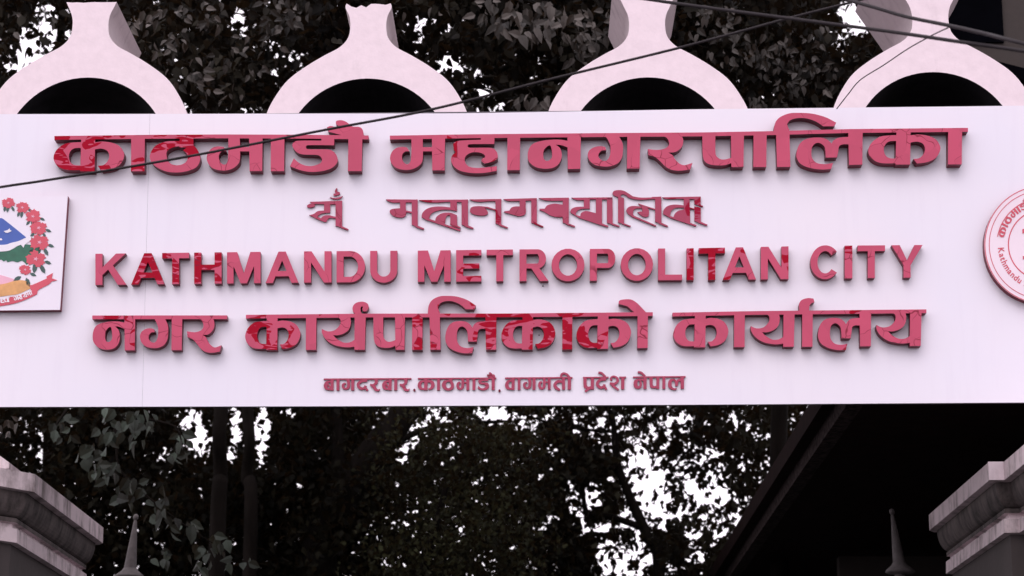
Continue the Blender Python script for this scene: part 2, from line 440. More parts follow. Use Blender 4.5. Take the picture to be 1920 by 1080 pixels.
G['e'] = (1320, 1625, 275, 675, '''
C 1320,180! 1325,146 1370,131 1450,130 1512,160 1570,215 1640,290! 1510,290! 1476,258! 1415,205!''')
G['da'] = (635, 800, 318, 495, '''
S 768,320,46 768,362,42
S 785,356,32 705,360,38 656,398,44 660,442,44 706,470,38 750,455,36 762,425,40
S 745,438,36 795,500,30''')
G['ta'] = (1745, 1915, 308, 487, '''
P 1870,310 1915,310 1915,487 1870,487
S 1880,376,34 1812,370,40 1765,412,44 1778,455,44 1838,492,28''')
G['sha'] = (665, 890, 292, 482, '''
S 694,350,30 684,312,26 722,290,28 776,312,32 785,360,38 742,398,36 668,394,34
S 690,398,36 730,440,36 800,492,26
P 840,294 890,294 886,484 838,484''')
G['ii'] = (35, 85, 292, 487, '''
P 35,294 86,294 84,487 34,487
S -60,310,30 -62,262,32 -30,236,32 20,250,32 66,300,34''')
G['sa'] = (0, 220, 0, 175, '''
S 60,0,40 60,60,40 20,110,36
S 20,90,34 90,150,34
S 50,90,30 150,90,30
P 145,0 195,0 195,175 145,175''')
GP = {k: parse(v[4]) for k, v in G.items()}

def place(gname, x0, x1, hl, base, sy_fix=None):
    gx0, gx1, gy0, gy1, _ = G[gname]
    s = (x1 - x0) / (gx1 - gx0)
    def f(x, y):
        X = x0 + (x - gx0) * s
        yt, yb = hl(min(max(X, x0 - 5), x1 + 5)), base(min(max(X, x0 - 5), x1 + 5))
        return (X, yt + (y - gy0) * (yb - yt) / (gy1 - gy0))
    return xf(GP[gname], f)
def headline(xa, xb, hl, th, slant=1.0):
    n = max(2, int((xb - xa) / 12)); xs = [xa + (xb - xa) * i / (n - 1) for i in range(n)]
    return [([[(x, hl(x)) for x in xs] + [(x, hl(x) + th) for x in xs[::-1]]], [])]

# ------------------------------------------------------------------ ground
g = mesh('ground', [(-400, -200, 0), (400, -200, 0), (400, 900, 0), (-400, 900, 0)], [(0, 1, 2, 3)], M_GROUND)
prop(g, kind='structure')

# ------------------------------------------------------------------ the sign board
sign_base = onplane(960, 757, 0.04)
SIGN = thing('sign_board', sign_base, 'long white sign board with raised crimson lettering in three scripts, mounted across the gate', 'sign')
TOP = pw([(-260, 216), (0, 214), (870, 212.5), (1290, 205), (1570, 202), (1884, 198.5), (2160, 195)])
BOT = pw([(-260, 763), (0, 763), (640, 761.7), (1280, 759), (1920, 754.7), (2160, 753)])
def panel(xt0, xb0, xt1, xb1):
    k = 24
    top = [(xt0 + (xt1 - xt0) * i / k, TOP(xt0 + (xt1 - xt0) * i / k)) for i in range(k + 1)]
    bot = [(xb0 + (xb1 - xb0) * i / k, BOT(xb0 + (xb1 - xb0) * i / k)) for i in range(k + 1)]
    poly = top + bot[::-1]
    solid('board_panel', [([poly], [])], lambda x, y: onplane(x, y, 0.0), 0.035, (M_BOARD, M_BOARDSIDE), SIGN)
panel(-260, -262, 281.0, 266.5)
panel(281.3, 266.8, 2160, 2160)
# steel frame behind the panels
poly = [(-255, 219), (2155, 199), (2155, 751.5), (-255, 760)]
solid('back_frame', [([poly], [])], lambda x, y: onplane(x, y, 0.037), 0.055, (M_BOARDSIDE, M_BOARDSIDE), SIGN)

HL1a = pw([(102, 255), (282, 252.8), (415, 252), (560, 252.5), (691, 254)])
HL1b = pw([(731, 254.3), (880, 251.8), (1130, 249.5), (1310, 248.3), (1450, 245.8), (1590, 242), (1815, 239.7)])
BS1 = pw([(100, 321), (691, 320.6), (731, 319.7), (975, 318.7), (1089, 316.5), (1200, 315.8), (1395, 313), (1480, 313), (1617, 308.5), (1805, 308)])
HL4a = pw([(173, 591.5), (426, 591.3)])
HL4b = pw([(461, 590.3), (690, 588), (940, 587.8), (1224, 585.3)])
HL4c = pw([(1261, 586.2), (1410, 583.3), (1737, 580)])
BS4 = pw([(173, 657), (460, 656), (900, 655.6), (1070, 655), (1224, 652), (1300, 651), (1500, 650), (1737, 648.5)])
HL5 = pw([(607, 709.6), (770, 708.6), (940, 707.6), (1090, 706.6), (1285, 704.9)])
BS5 = pw([(607, 732), (940, 731.2), (1090, 730.3), (1285, 728.8)])

line1 = [  # glyphs, x0, x1, headline from, to, headline fn, painted dark reflection
 (['ka'], 100.3, 233, 102, 239, HL1a, .16), (['aa'], 245.5, 271.5, 239, 276, HL1a, .17), (['tha'], 281.7, 375.3, 276, 383, HL1a, .07),
 (['ma'], 387.5, 492, 383, 500, HL1a, .02), (['aa'], 507.5, 533.3, 500, 538, HL1a, 0), (['dda'], 543.7, 632.8, 538, 640, HL1a, .02),
 (['au'], 653.3, 679.2, 640, 691, HL1a, 0),
 (['ma'], 731.3, 834.2, 731, 838, HL1b, -.02), (['ha'], 845.8, 933, 838, 942, HL1b, .10), (['aa'], 951, 975.3, 942, 982, HL1b, -.05),
 (['na'], 990, 1089, 982, 1096, HL1b, -.05), (['ga'], 1102, 1200.8, 1096, 1208, HL1b, -.05), (['ra'], 1215, 1298, 1208, 1306, HL1b, -.05),
 (['pa'], 1317, 1395, 1306, 1403, HL1b, .02), (['aa'], 1412.5, 1437.5, 1403, 1446, HL1b, -.05), (['i'], 1455.8, 1481.7, 1446, 1487, HL1b, .02),
 (['la'], 1493.3, 1617.5, 1487, 1622, HL1b, .02), (['ka'], 1628, 1763.3, 1622, 1769, HL1b, .02), (['aa'], 1777.5, 1804, 1769, 1815, HL1b, .08)]
for gl, x0, x1, xa, xb, hl, wr in line1:
    g_ = headline(xa, xb, hl, 7.3)
    for q in gl: g_ += place(q, x0, x1, hl, BS1)
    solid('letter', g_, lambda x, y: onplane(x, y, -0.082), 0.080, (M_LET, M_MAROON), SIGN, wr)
line4 = [
 (['na'], 174.2, 253.3, 173, 257, HL4a, .10), (['ga'], 262.5, 341.7, 257, 346, HL4a, -.02), (['ra'], 350.8, 415, 346, 426, HL4a, -.05),
 (['ka'], 459.7, 563.3, 461, 567, HL4b, .12), (['aa'], 573.3, 593.3, 567, 598, HL4b, -.05), (['ya'], 603.3, 685.8, 598, 692, HL4b, .16),
 (['pa'], 700, 759.2, 692, 765, HL4b, .17), (['aa'], 772.5, 792.5, 765, 799, HL4b, .19), (['i'], 805.8, 825.8, 799, 830, HL4b, .18),
 (['la'], 835, 930.8, 830, 935, HL4b, .17), (['ka'], 940, 1041.3, 935, 1047, HL4b, .20), (['aa'], 1054.2, 1073.3, 1047, 1077, HL4b, .20),
 (['ka'], 1080.8, 1183.3, 1077, 1189, HL4b, .19), (['aa', 'E4'], 1195, 1215, 1189, 1224, HL4b, -.05),
 (['ka'], 1262.5, 1365.8, 1261, 1371, HL4c, -.02), (['aa'], 1376.3, 1396.7, 1371, 1402, HL4c, -.05), (['ya'], 1407.5, 1490, 1402, 1497, HL4c, .04),
 (['aa', 'R4'], 1504, 1524, 1497, 1529, HL4c, .0), (['la'], 1533.8, 1633.3, 1529, 1638, HL4c, .08), (['ya'], 1643, 1728, 1638, 1737, HL4c, .06)]
for gl, x0, x1, xa, xb, hl, wr in line4:
    g_ = headline(xa, xb, hl, 7.0)
    for q in gl:
        if q == 'E4': g_ += place('e', 1160, 1211, hl, BS4)
        elif q == 'R4': g_ += place('reph2', 1498.3, 1527, hl, BS4)
        else: g_ += place(q, x0, x1, hl, BS4)
    if x0 == 603.3: g_ += place('reph', 661.7, 690.8, hl, BS4)
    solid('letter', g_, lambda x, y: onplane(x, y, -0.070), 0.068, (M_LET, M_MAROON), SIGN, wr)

# ---- line 2: the Ranjana lettering, thin cut sheets
def fr(ox, oy, s): return lambda x, y: (ox + x / s, oy + y / s)
FP, FQ, FR = fr(560, 330, 6), fr(860, 330, 8), fr(1080, 330, 7.385)
line2 = [
 (FP, '''
P 125,290 490,278 490,320 150,314
C 95,332 130,312 182,322 172,345 130,356 100,350
P 285,310 355,310 355,412 285,412
C 120,440! 172,425 215,395 285,388! 352,392! 352,412! 270,420 225,442 205,468!
P 118,436 206,454 312,504 300,520 205,484
C 245,490! 270,455 330,440 425,462! 425,477! 350,472 326,490 310,517!
P 415,285 490,279 488,572 415,562
P 415,552 490,566 560,596 552,612 488,588
C 350,236! 400,246 450,240 495,224! 470,252 420,262 370,252
S 430,138,14 418,175,22 455,195,24 392,212,24''', .0),
 (FP, '''
C 980,262! 1338,264! 1338,297! 1130,297 1060,299 1000,280!
P 1140,290 1205,290 1205,375 1140,375
C 1025,405 1040,376 1100,365 1170,364 1206,370! 1208,430 1180,462 1120,465 1060,446
P 1195,384 1285,404 1285,420 1195,402
P 1272,268 1339,268 1339,566 1272,548
P 1285,546 1340,560 1412,588 1402,604 1330,580''', .14),
 (FP, '''
C 1350,269! 1906,264! 1906,296! 1700,290 1550,298 1430,292
P 1705,285 1781,285 1781,392 1705,380
C 1384,466! 1390,420 1440,370 1530,345 1640,345 1781,366! 1781,396! 1700,380 1600,382 1512,410 1476,450 1465,492!
C 1535,512! 1550,460 1610,420 1700,412 1781,440! 1786,558! 1822,574! 1815,587! 1740,567 1704,545! 1704,452 1680,442 1655,472 1645,552!
P 1384,460 1480,484 1822,603 1815,620 1600,548 1430,492
P 1832,268 1904,268 1906,560 1833,548
P 1840,545 1906,556 1968,582 1960,596 1890,576''', .16),
 (FQ, '''
C 160,350! 641,344! 641,388! 500,376 330,387 230,377
C 170,520 190,470 270,452 370,457 402,490 440,541 420,580 340,593 230,576 180,546
P 330,452 440,463 552,500 552,517 430,484
P 552,345 640,345 640,737 552,712
P 560,704 640,728 740,768 730,785 620,747''', .14),
 (FQ, '''
C 670,345! 1173,330! 1173,362! 1000,371 800,377 720,369
P 915,362 1006,362 1006,505 915,500
C 680,528! 760,519! 790,475 850,456 930,456! 1006,475! 1010,530 990,580 910,601 820,581 680,542!
P 1088,335 1173,335 1173,718 1088,702
P 1095,694 1175,712 1272,754 1262,770 1160,732''', .15),
 (FQ, '''
C 1200,330! 1653,324! 1653,372! 1560,371 1400,373 1280,361
C 1213,490! 1290,489! 1330,440 1420,415 1500,420 1575,430! 1575,611! 1480,616 1380,592 1290,540 1213,508!
P 1562,330 1653,330 1651,724 1560,697
P 1570,690 1652,712 1748,750 1738,768 1630,732''', .02),
 (FR, '''
C -65,300! 506,294! 506,326! 200,323 60,336 0,329
P 108,318 191,318 191,450 108,450
C -80,492! -62,456 -10,432 60,425 191,425! 191,452! 90,454 32,472 6,502 -5,540!
C 60,562! 70,515 120,487 180,489 275,515! 275,320! 361,320! 361,662!
P -80,484 0,538 60,558 361,656 450,690 442,708 340,678 40,578 -72,508''', .0),
 (FR, '''
P 428,298 506,298 509,662 428,648
P 440,640 509,655 606,690 598,706 495,672''', -.05),
 (FR, '''
C 505,236! 528,206 590,194 660,204 725,240 790,282! 720,280! 650,250! 620,262! 620,298! 560,285! 515,262
C 700,262! 790,282 900,298 1050,296! 1050,318! 900,330 790,318 712,290!
P 582,288 666,302 666,662 582,642
P 590,634 666,654 760,690 750,706 650,668''', .0),
 (FR, '''
P 1050,290 1182,284 1182,322 1050,320
C 693,480! 720,436 790,414 912,425! 900,447! 832,450 797,476 790,520 802,553! 728,532
C 850,502! 880,492 922,492! 905,418! 962,424 1006,460 1010,540 980,566 918,556
P 862,378 900,392 1100,456 1100,472 880,404
P 722,518 802,548 1112,684 1102,698 775,566
P 1096,290 1182,290 1184,652 1095,632
P 1105,625 1182,645 1276,690 1266,704 1160,664''', .03),
 (FR, '''
C 1195,294! 1727,284! 1727,322! 1400,316 1250,317
C 1208,530! 1214,470 1270,415 1370,395 1490,405! 1490,437! 1382,441 1322,482 1302,560!
C 1350,572! 1370,520 1420,480 1492,465! 1492,298! 1572,298! 1583,658!
P 1208,522 1302,553 1583,648 1670,680 1658,698 1560,664 1300,578
P 1565,430 1645,454 1645,468 1565,446
P 1640,288 1727,288 1727,402 1762,414 1748,428 1640,388
P 1640,420 1727,440 1729,644 1640,624
P 1650,616 1729,634 1822,672 1812,690 1700,650''', .08)]
for F_, tx, wr in line2:
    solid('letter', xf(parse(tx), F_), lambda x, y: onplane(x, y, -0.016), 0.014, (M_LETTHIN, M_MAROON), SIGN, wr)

# ---- line 3: Latin capitals in a unit box (x 0..1, y 0 top .. 1 base); sx = stem in px, bar in units of height
def latin(ch, x0, x1, wr):
    T3 = pw([(179, 475.8), (570, 471.2), (790, 469.8), (980, 467.5), (1290, 465.6), (1520, 461), (1730, 459.3)])
    B3 = pw([(179, 534.3), (570, 529.8), (980, 527), (1300, 525), (1480, 523.3), (1730, 520)])
    W = x1 - x0; s = 13.2 / W; h = 0.175
    def P(*p): return ([[q for q in p]], [])
    def arc(cx, cy, rx, ry, a0, a1, n=22):
        return [(cx + rx * math.cos(math.radians(a0 + (a1 - a0) * i / n)), cy + ry * math.sin(math.radians(a0 + (a1 - a0) * i / n))) for i in range(n + 1)]
    d = s * 1.12
    if ch == 'K': g = [P((0, 0), (s, 0), (s, 1), (0, 1)), P((1 - d * 1.25, 0), (1, 0), (s, .68), (s, .44)), P((.36, .42), (.52, .30), (1.02, 1), (1 - d * 1.05, 1))]
    elif ch == 'A':
        g = [P((.5 - s * .52, 0), (.5 + s * .52, 0), (s * 1.02, 1), (0, 1)), P((.5 - s * .52, 0), (.5 + s * .52, 0), (1, 1), (1 - s * 1.02, 1)), P((.25, .62), (.75, .62), (.8, .79), (.2, .79))]
    elif ch == 'T': g = [P((0, 0), (1, 0), (1, h), (0, h)), P((.5 - s / 2, 0), (.5 + s / 2, 0), (.5 + s / 2, 1), (.5 - s / 2, 1))]
    elif ch == 'H': g = [P((0, 0), (s, 0), (s, 1), (0, 1)), P((1 - s, 0), (1, 0), (1, 1), (1 - s, 1)), P((0, .39), (1, .39), (1, .56), (0, .56))]
    elif ch == 'M':
        g = [P((0, 0), (s * .93, 0), (s * .93, 1), (0, 1)), P((1 - s * .93, 0), (1, 0), (1, 1), (1 - s * .93, 1)), P((s * .1, 0), (s * 1.45, 0), (.5 + s * .45, 1), (.5 - s * .45, 1)), P((1 - s * 1.45, 0), (1 - s * .1, 0), (.5 + s * .45, 1), (.5 - s * .45, 1))]
    elif ch == 'N': g = [P((0, 0), (s, 0), (s, 1), (0, 1)), P((1 - s, 0), (1, 0), (1, 1), (1 - s, 1)), P((0, 0), (s * 1.08, 0), (1, 1), (1 - s * 1.08, 1))]
    elif ch == 'D':
        g = [P((0, 0), (s, 0), (s, 1), (0, 1)), ([[(0, 0)] + arc(.48, .5, .52, .5, -90, 90) + [(0, 1)]], [[(s, h)] + arc(.46, .5, .54 - s, .5 - h, -90, 90) + [(s, 1 - h)]])]
    elif ch == 'U':
        g = [([[(0, 0), (s, 0)] + arc(.5, .62, .5 - s, .38 - h, 180, 0) + [(1 - s, 0), (1, 0)] + arc(.5, .62, .5, .40, 0, 180)], [])]
    elif ch == 'E': g = [P((0, 0), (s, 0), (s, 1), (0, 1)), P((0, 0), (1, 0), (1, h), (0, h)), P((0, .43), (.92, .43), (.92, .59), (0, .59)), P((0, 1 - h), (1, 1 - h), (1, 1), (0, 1))]
    elif ch in 'RP':
        hb = .60; r = .30
        wb = .93 if ch == 'R' else 1.0
        g = [P((0, 0), (s, 0), (s, 1), (0, 1)), ([[(0, 0)] + arc(wb - .30, r, .30, r, -90, 90) + [(0, hb)]], [[(s, .15)] + arc(wb - .31, r, .31 - s, r - .15, -90, 90) + [(s, hb - .15)]])]
        if ch == 'R': g.append(P((.38, .55), (.62, .50), (1.02, 1), (1 - s * 1.15, 1)))
    elif ch == 'O': g = [([arc(.5, .5, .5, .515, 0, 360)[:-1]], [arc(.5, .5, .5 - s * 1.05, .515 - h, 0, 360)[:-1]])]
    elif ch == 'C': g = [([arc(.5, .5, .5, .515, -38, -322, 30) + arc(.5, .5, .5 - s, .515 - h, -322, -38, 30)], [])]
    elif ch == 'L': g = [P((0, 0), (s, 0), (s, 1), (0, 1)), P((0, 1 - h), (1, 1 - h), (1, 1), (0, 1))]
    elif ch == 'I': g = [P((0, 0), (1, 0), (1, 1), (0, 1))]
    elif ch == 'Y': g = [P((0, 0), (s * 1.18, 0), (.5, .47), (.5, .66), (.5 - s / 2, .62)), P((1 - s * 1.18, 0), (1, 0), (.5 + s / 2, .62), (.5, .66), (.5, .47)), P((.5 - s / 2, .52), (.5 + s / 2, .52), (.5 + s / 2, 1), (.5 - s / 2, 1))]
    f = lambda x, y: (x0 + x * W, T3(x0 + x * W) + y * (B3(x0 + x * W) - T3(x0 + x * W)))
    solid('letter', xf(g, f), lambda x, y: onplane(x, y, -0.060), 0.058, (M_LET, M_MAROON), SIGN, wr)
for ch, a, b_, wr in [('K', 178.8, 236, -.05), ('A', 246, 308.5, .21), ('T', 304, 354.5, .19), ('H', 364, 415.5, .16), ('M', 425.6, 488.5, -.05), ('A', 498, 559.8, -.05),
        ('N', 570, 621.5, -.05), ('D', 631, 684.5, -.05), ('U', 694, 745, .0), ('M', 783.3, 845, .06), ('E', 855.2, 902.5, .10), ('T', 912.3, 961.7, -.05),
        ('R', 974, 1027.5, .02), ('O', 1034, 1096, .05), ('P', 1106, 1153.8, .04), ('O', 1163.8, 1224.6, .03), ('L', 1234, 1279, .04), ('I', 1287.5, 1300.8, .06),
        ('T', 1310, 1359.3, .13), ('A', 1355.2, 1417.5, .06), ('N', 1426.6, 1478.5, .04), ('C', 1519.6, 1575, -.02), ('I', 1583.8, 1598.2, .16),
        ('T', 1608, 1659.5, .10), ('Y', 1671.5, 1730, .02)]:
    latin(ch, a, b_, wr)

# ---- line 5: the small address line
line5 = [
 (['ba'], 606.9, 625.6, 607, 628), (['aa'], 630.8, 636.6, 628, 638.5), (['ga'], 640.6, 664.4, 638.5, 667), (['da'], 669.4, 690, 667, 691.5), (['ra'], 693.8, 712.5, 691.5, 714.5),
 (['ba'], 716.3, 734.4, 714.5, 737), (['aa'], 739, 745, 737, 747.5), (['ra'], 749.4, 768, 747.5, 771.5),
 (['ka'], 783, 815, 783.5, 817), (['aa'], 819.4, 825, 817, 827), (['tha'], 828.8, 851.3, 827, 853), (['ma'], 855.6, 880, 853, 883), (['aa'], 885.8, 891.4, 883, 893.5), (['dda'], 895.6, 916.9, 893.5, 919),
 (['au'], 922, 927.8, 919, 930.5),
 (['va'], 946.9, 965, 947, 967.5), (['aa'], 970.6, 976, 967.5, 978.5), (['ga'], 980.6, 1004.4, 978.5, 1006.5), (['ma'], 1008.8, 1032.5, 1006.5, 1035), (['ta'], 1038, 1059.4, 1035, 1061.5), (['ii'], 1064.4, 1070.6, 1061.5, 1073.5),
 (['pa', 'PR'], 1093.8, 1113.8, 1093, 1116), (['da', 'E5'], 1118, 1138, 1116, 1141), (['sha'], 1143, 1171, 1161, 1174),
 (['na', 'E6'], 1188, 1212.5, 1187, 1215), (['pa'], 1218, 1236.3, 1215, 1239), (['aa'], 1241.9, 1247.6, 1239, 1250), (['la'], 1252.5, 1282.5, 1250, 1285.5)]
for gl, x0, x1, xa, xb in line5:
    g_ = headline(xa, xb, HL5, 2.7)
    for q in gl:
        if q == 'E5': g_ += parse('S 1122,698.6,3.6 1128,699.5,4 1135,706.5,4')
        elif q == 'E6': g_ += parse('S 1196,697.6,3.6 1202,698.6,4 1209.5,705.5,4')
        elif q == 'PR': g_ += parse('S 1111,725.5,4 1104,729,4.2 1097,734,4')
        else: g_ += place(q, x0, x1, HL5, BS5)
    solid('letter', g_, lambda x, y: onplane(x, y, -0.014), 0.012, (M_LETTHIN, M_MAROON), SIGN, .0)
for cx, cy in ((776.9, 731.3), (936.6, 732.5)):
    g_ = [([[(cx + 2.2 * math.cos(a), cy + 2.6 * math.sin(a)) for a in np.linspace(0, 2 * math.pi, 12, endpoint=False)]], [])]
    solid('full_stop', g_, lambda x, y: onplane(x, y, -0.012), 0.010, (M_MAROON, M_MAROON), SIGN)
for cx, cy in ((1010.8, 628.3), (1018, 536), (1330, 506)):
    g_ = [([[(cx + 1.3 * math.cos(a), cy + 1.3 * math.sin(a)) for a in np.linspace(0, 2 * math.pi, 8, endpoint=False)]], [])]
    solid('screw', g_, lambda x, y: onplane(x, y, -0.006), 0.005, (M_BOARDSIDE, M_BOARDSIDE), SIGN)

# ---- national emblem plate at the left
EMW = lambda x, y: (x / 4.32, 350 + y / 4.32)
PLATE_W = -0.062
emb = solid('emblem_plate', [([[(-96, 372), (127, 367.2), (112.6, 581.0), (-92, 583)]], [])], lambda x, y: onplane(x, y, PLATE_W), 0.060, (M_PLATE, M_MAROON), SIGN)
def decal(name, txt, m, lay=1, parent=None, groups=None, F_=None, base=PLATE_W):
    g_ = groups if groups is not None else parse(txt)
    F2 = F_ or EMW
    return solid(name, xf(g_, F2), lambda x, y: onplane(x, y, base - 0.0015 * lay), 0.0011, (m, m), parent or emb)
decal('blue_mountain', 'C -60,300! -20,262! 10,254 35,268 120,335 212,410! 150,440! 60,470 -60,500!', M_PRINT_B, 1)
decal('snow_ridge', 'C -60,470! 40,470 90,455 150,440 250,402! 270,420! 235,445! 200,470! 190,495! 170,470! 140,480! 110,500! 60,520 -60,530!\nP 30,360 60,352 78,338 82,352 96,358 80,366 62,374 44,372\nP -10,420 12,418 20,430 6,436', M_PRINT_W, 3)
decal('green_hill', 'C -60,520! 30,526 80,516 130,488 175,470 250,470 330,492 300,560 215,632! 180,600 140,612 100,602 60,612! 50,595! 30,606! 10,590! -60,600!', M_PRINT_G, 2)
decal('ochre_plain', 'C -60,800! 40,785 120,762 200,760 245,790! 245,825! 150,868 60,882 -60,900!', M_PRINT_Y, 2)
decal('pale_band', 'C -60,700! 40,725 130,755 150,770! 40,790 -60,800!', M_PRINT_P, 1)
decal('ribbon', 'C -60,912! 40,902 140,880 220,855 250,845! 240,800! 262,795! 320,770 380,742! 375,728! 428,698! 420,742! 465,757! 420,768! 395,792! 330,825 305,842! 300,870! 230,905 120,945 -60,978!', M_PRINT_R, 3)
# motto on the ribbon: small white letters, bent with it
def ribbon_map(gn, cx, cy, sc, ang):
    gx0, gx1, gy0, gy1, _ = G[gn]
    k = sc / (gy1 - gy0); ca, sa_ = math.cos(ang), math.sin(ang)
    def f(x, y):
        X = (x - gx0) * k * .8; Y = (y - gy0) * k
        return (cx + X * ca - Y * sa_, cy + X * sa_ + Y * ca)
    return xf(GP[gn], f)
mg = []
for gn, cx, cy, ang in (('ga', -25, 912, -.08), ('da', 8, 912, -.14), ('pa', 32, 907, -.16), ('i', 60, 903, -.18), ('ga', 108, 893, -.24), ('ra', 142, 884, -.28), ('ii', 166, 877, -.3), ('ya', 180, 871, -.33), ('sa', 212, 858, -.36), ('ii', 244, 845, -.38)):
    mg += ribbon_map(gn, cx, cy, 33, ang)
for a, b2, c, d in ((-25, 912, 78, 898), (106, 893, 258, 842)): mg.append(([[(a, b2 - 1), (c, d - 1), (c, d + 5), (a, b2 + 5)]], []))
decal('motto', '', M_PRINT_W, 4, groups=mg)
def flower(cx, cy, r, seed):
    rr = random.Random(seed); gs = []
    for q in range(7):
        a0 = rr.uniform(0, 6.28); px_, py_ = (cx, cy) if q == 0 else (cx + r * .62 * math.cos(q * 1.05 + a0 * .1), cy + r * .5 * math.sin(q * 1.05 + a0 * .1))
        R0 = r * (.72 if q == 0 else rr.uniform(.38, .52)); pts = []
        for i in range(12):
            a = a0 + 2 * math.pi * i / 12
            k_ = R0 * (rr.uniform(.95, 1.15) if i % 2 else rr.uniform(.6, .8))
            pts.append((px_ + k_ * math.cos(a), py_ + k_ * .88 * math.sin(a)))
        gs.append(([pts], []))
    decal('rhododendron', '', M_PRINT_R, 3, groups=gs)
    st_ = [([[(cx + (R_ * math.cos(a)), cy + (R_ * .8 * math.sin(a))) for a, R_ in zip(np.linspace(0, 6.28, 11)[:-1], [r * .30, r * .10] * 5)]], [])]
    decal('flower_heart', '', M_PRINT_P, 4, groups=st_)
for i, (cx, cy, r) in enumerate(((68, 130, 46), (180, 168, 50), (266, 240, 56), (313, 333, 62), (320, 450, 70), (290, 585, 74), (203, 672, 44))): flower(cx, cy, r * 1.13, i)
lv = []
for cx, cy, a, L in ((38, 180, 100, 40), (62, 182, 100, 44), (105, 180, 60, 40), (150, 222, 110, 40), (175, 226, 100, 44), (245, 192, 30, 40), (228, 292, 130, 40), (262, 290, 100, 44), (342, 262, 25, 40), (392, 356, 22, 44), (262, 390, 140, 40), (310, 392, 95, 40),
                     (358, 392, 60, 40), (412, 478, 22, 48), (372, 528, 60, 58), (318, 512, 80, 44), (388, 614, 22, 50), (282, 658, 100, 74), (346, 668, 62, 66), (268, 712, 20, 46), (140, 745, 150, 60), (225, 775, 70, 66), (255, 520, 160, 40)):
    a = math.radians(a); ca, sa_ = math.cos(a), math.sin(a)
    pts = []
    for t, w in ((-1, 0), (-.4, .42), (.3, .42), (1, 0), (.3, -.42), (-.4, -.42)):
        x = t * L * .62; y = w * L * .60
        pts.append((cx + x * ca - y * sa_, cy + x * sa_ + y * ca))
    lv.append(([pts], []))
o_ = decal('printed_leaves', '', M_PRINT_DG, 2, groups=lv)

# ---- round seal at the right
SCX, SCY, K = 1956.6, 458.7, 1 / 3.857
def circ(r, n=72): return [(SCX + r * math.cos(2 * math.pi * i / n), SCY + r * math.sin(2 * math.pi * i / n)) for i in range(n)]
SEAL_W = -0.062
seal = solid('seal_plate', [([circ(429 * K)], [])], lambda x, y: onplane(x, y, SEAL_W), 0.060, (M_SEAL, M_MAROON), SIGN)
def sdecal(name, groups, m, lay=1): return decal(name, '', m, lay, seal, groups, lambda x, y: (x, y), SEAL_W)
sdecal('seal_ring', [([circ(427 * K)], [circ(421 * K)])], M_PRINT_R, 1)
sdecal('seal_ring', [([circ(395 * K)], [circ(390 * K)])], M_PRINT_R, 1)
sdecal('seal_ring', [([circ(258 * K)], [circ(250 * K)])], M_PRINT_R, 1)
# Devanagari words round the top of the seal
def polar_word(items, r_top, r_base, a0, direction, sq=.8):
    out = []; a = a0
    for gn in items:
        gx0, gx1, gy0, gy1, _ = G[gn]
        k = (r_top - r_base) / (gy1 - gy0)
        wdt = (gx1 - gx0) * k * sq
        def f(x, y, a=a):
            rr = r_top - (y - gy0) * k
            th = a + direction * ((x - gx0) * k * sq) / r_top
            return (SCX + rr * K * math.cos(th), SCY + rr * K * math.sin(th))
        out += xf(GP[gn], f)
        a2 = a + direction * (wdt + 9) / r_top
        n = 6
        arc_o = [(SCX + r_top * K * math.cos(a + (a2 - a) * i / n), SCY + r_top * K * math.sin(a + (a2 - a) * i / n)) for i in range(n + 1)]
        arc_i = [(SCX + (r_top - 6) * K * math.cos(a + (a2 - a) * i / n), SCY + (r_top - 6) * K * math.sin(a + (a2 - a) * i / n)) for i in range(n + 1)]
        out.append(([arc_o + arc_i[::-1]], [])); a = a2
    return out
sdecal('seal_wording', polar_word(['ka', 'aa', 'tha', 'ma', 'aa', 'dda', 'au'], 340, 288, math.radians(190), 1), M_PRINT_R, 2)
# latin words round the bottom: built-in font outlines bent round the circle
def font_tris(chx):
    cu = bpy.data.curves.new('glyph', 'FONT'); cu.body = chx; cu.offset = 0.018; cu.resolution_u = 3
    ob = bpy.data.objects.new('glyph', cu); COL.objects.link(ob)
    dg = bpy.context.evaluated_depsgraph_get(); dg.update()
    me = bpy.data.meshes.new_from_object(ob.evaluated_get(dg))
    vs_ = [(v.co.x, v.co.y) for v in me.vertices]; fs = [list(p.vertices) for p in me.polygons]
    bpy.data.objects.remove(ob); bpy.data.curves.remove(cu); bpy.data.meshes.remove(me)
    return vs_, fs
ang = math.radians(176.5); rb = 330.0
vsum, fsum = [], []
for chx in 'Kathmandu Metro':
    if chx == ' ': ang -= 24 / rb; continue
    vs_, fs = font_tris(chx)
    if not vs_: continue
    sc = 62.0; w_ = max(v[0] for v in vs_) * sc
    off = len(vsum)
    for (x, y) in vs_:
        th = ang - (x * sc) / rb; rr = rb - y * sc
        vsum.append(onplane(SCX + rr * K * math.cos(th), SCY + rr * K * math.sin(th), SEAL_W - 0.002))
    fsum += [[i + off for i in f] for f in fs]
    ang -= (w_ + 5) / rb
mesh('seal_wording', vsum, fsum, M_PRINT_R, seal)
sdecal('temple_mark', parse('''
P 1917,430 1926,426 1926,424 1938,424 1938,470 1924,470 1924,436 1917,438
P 1918,480 1940,480 1940,486 1918,486'''), M_PRINT_R, 2)

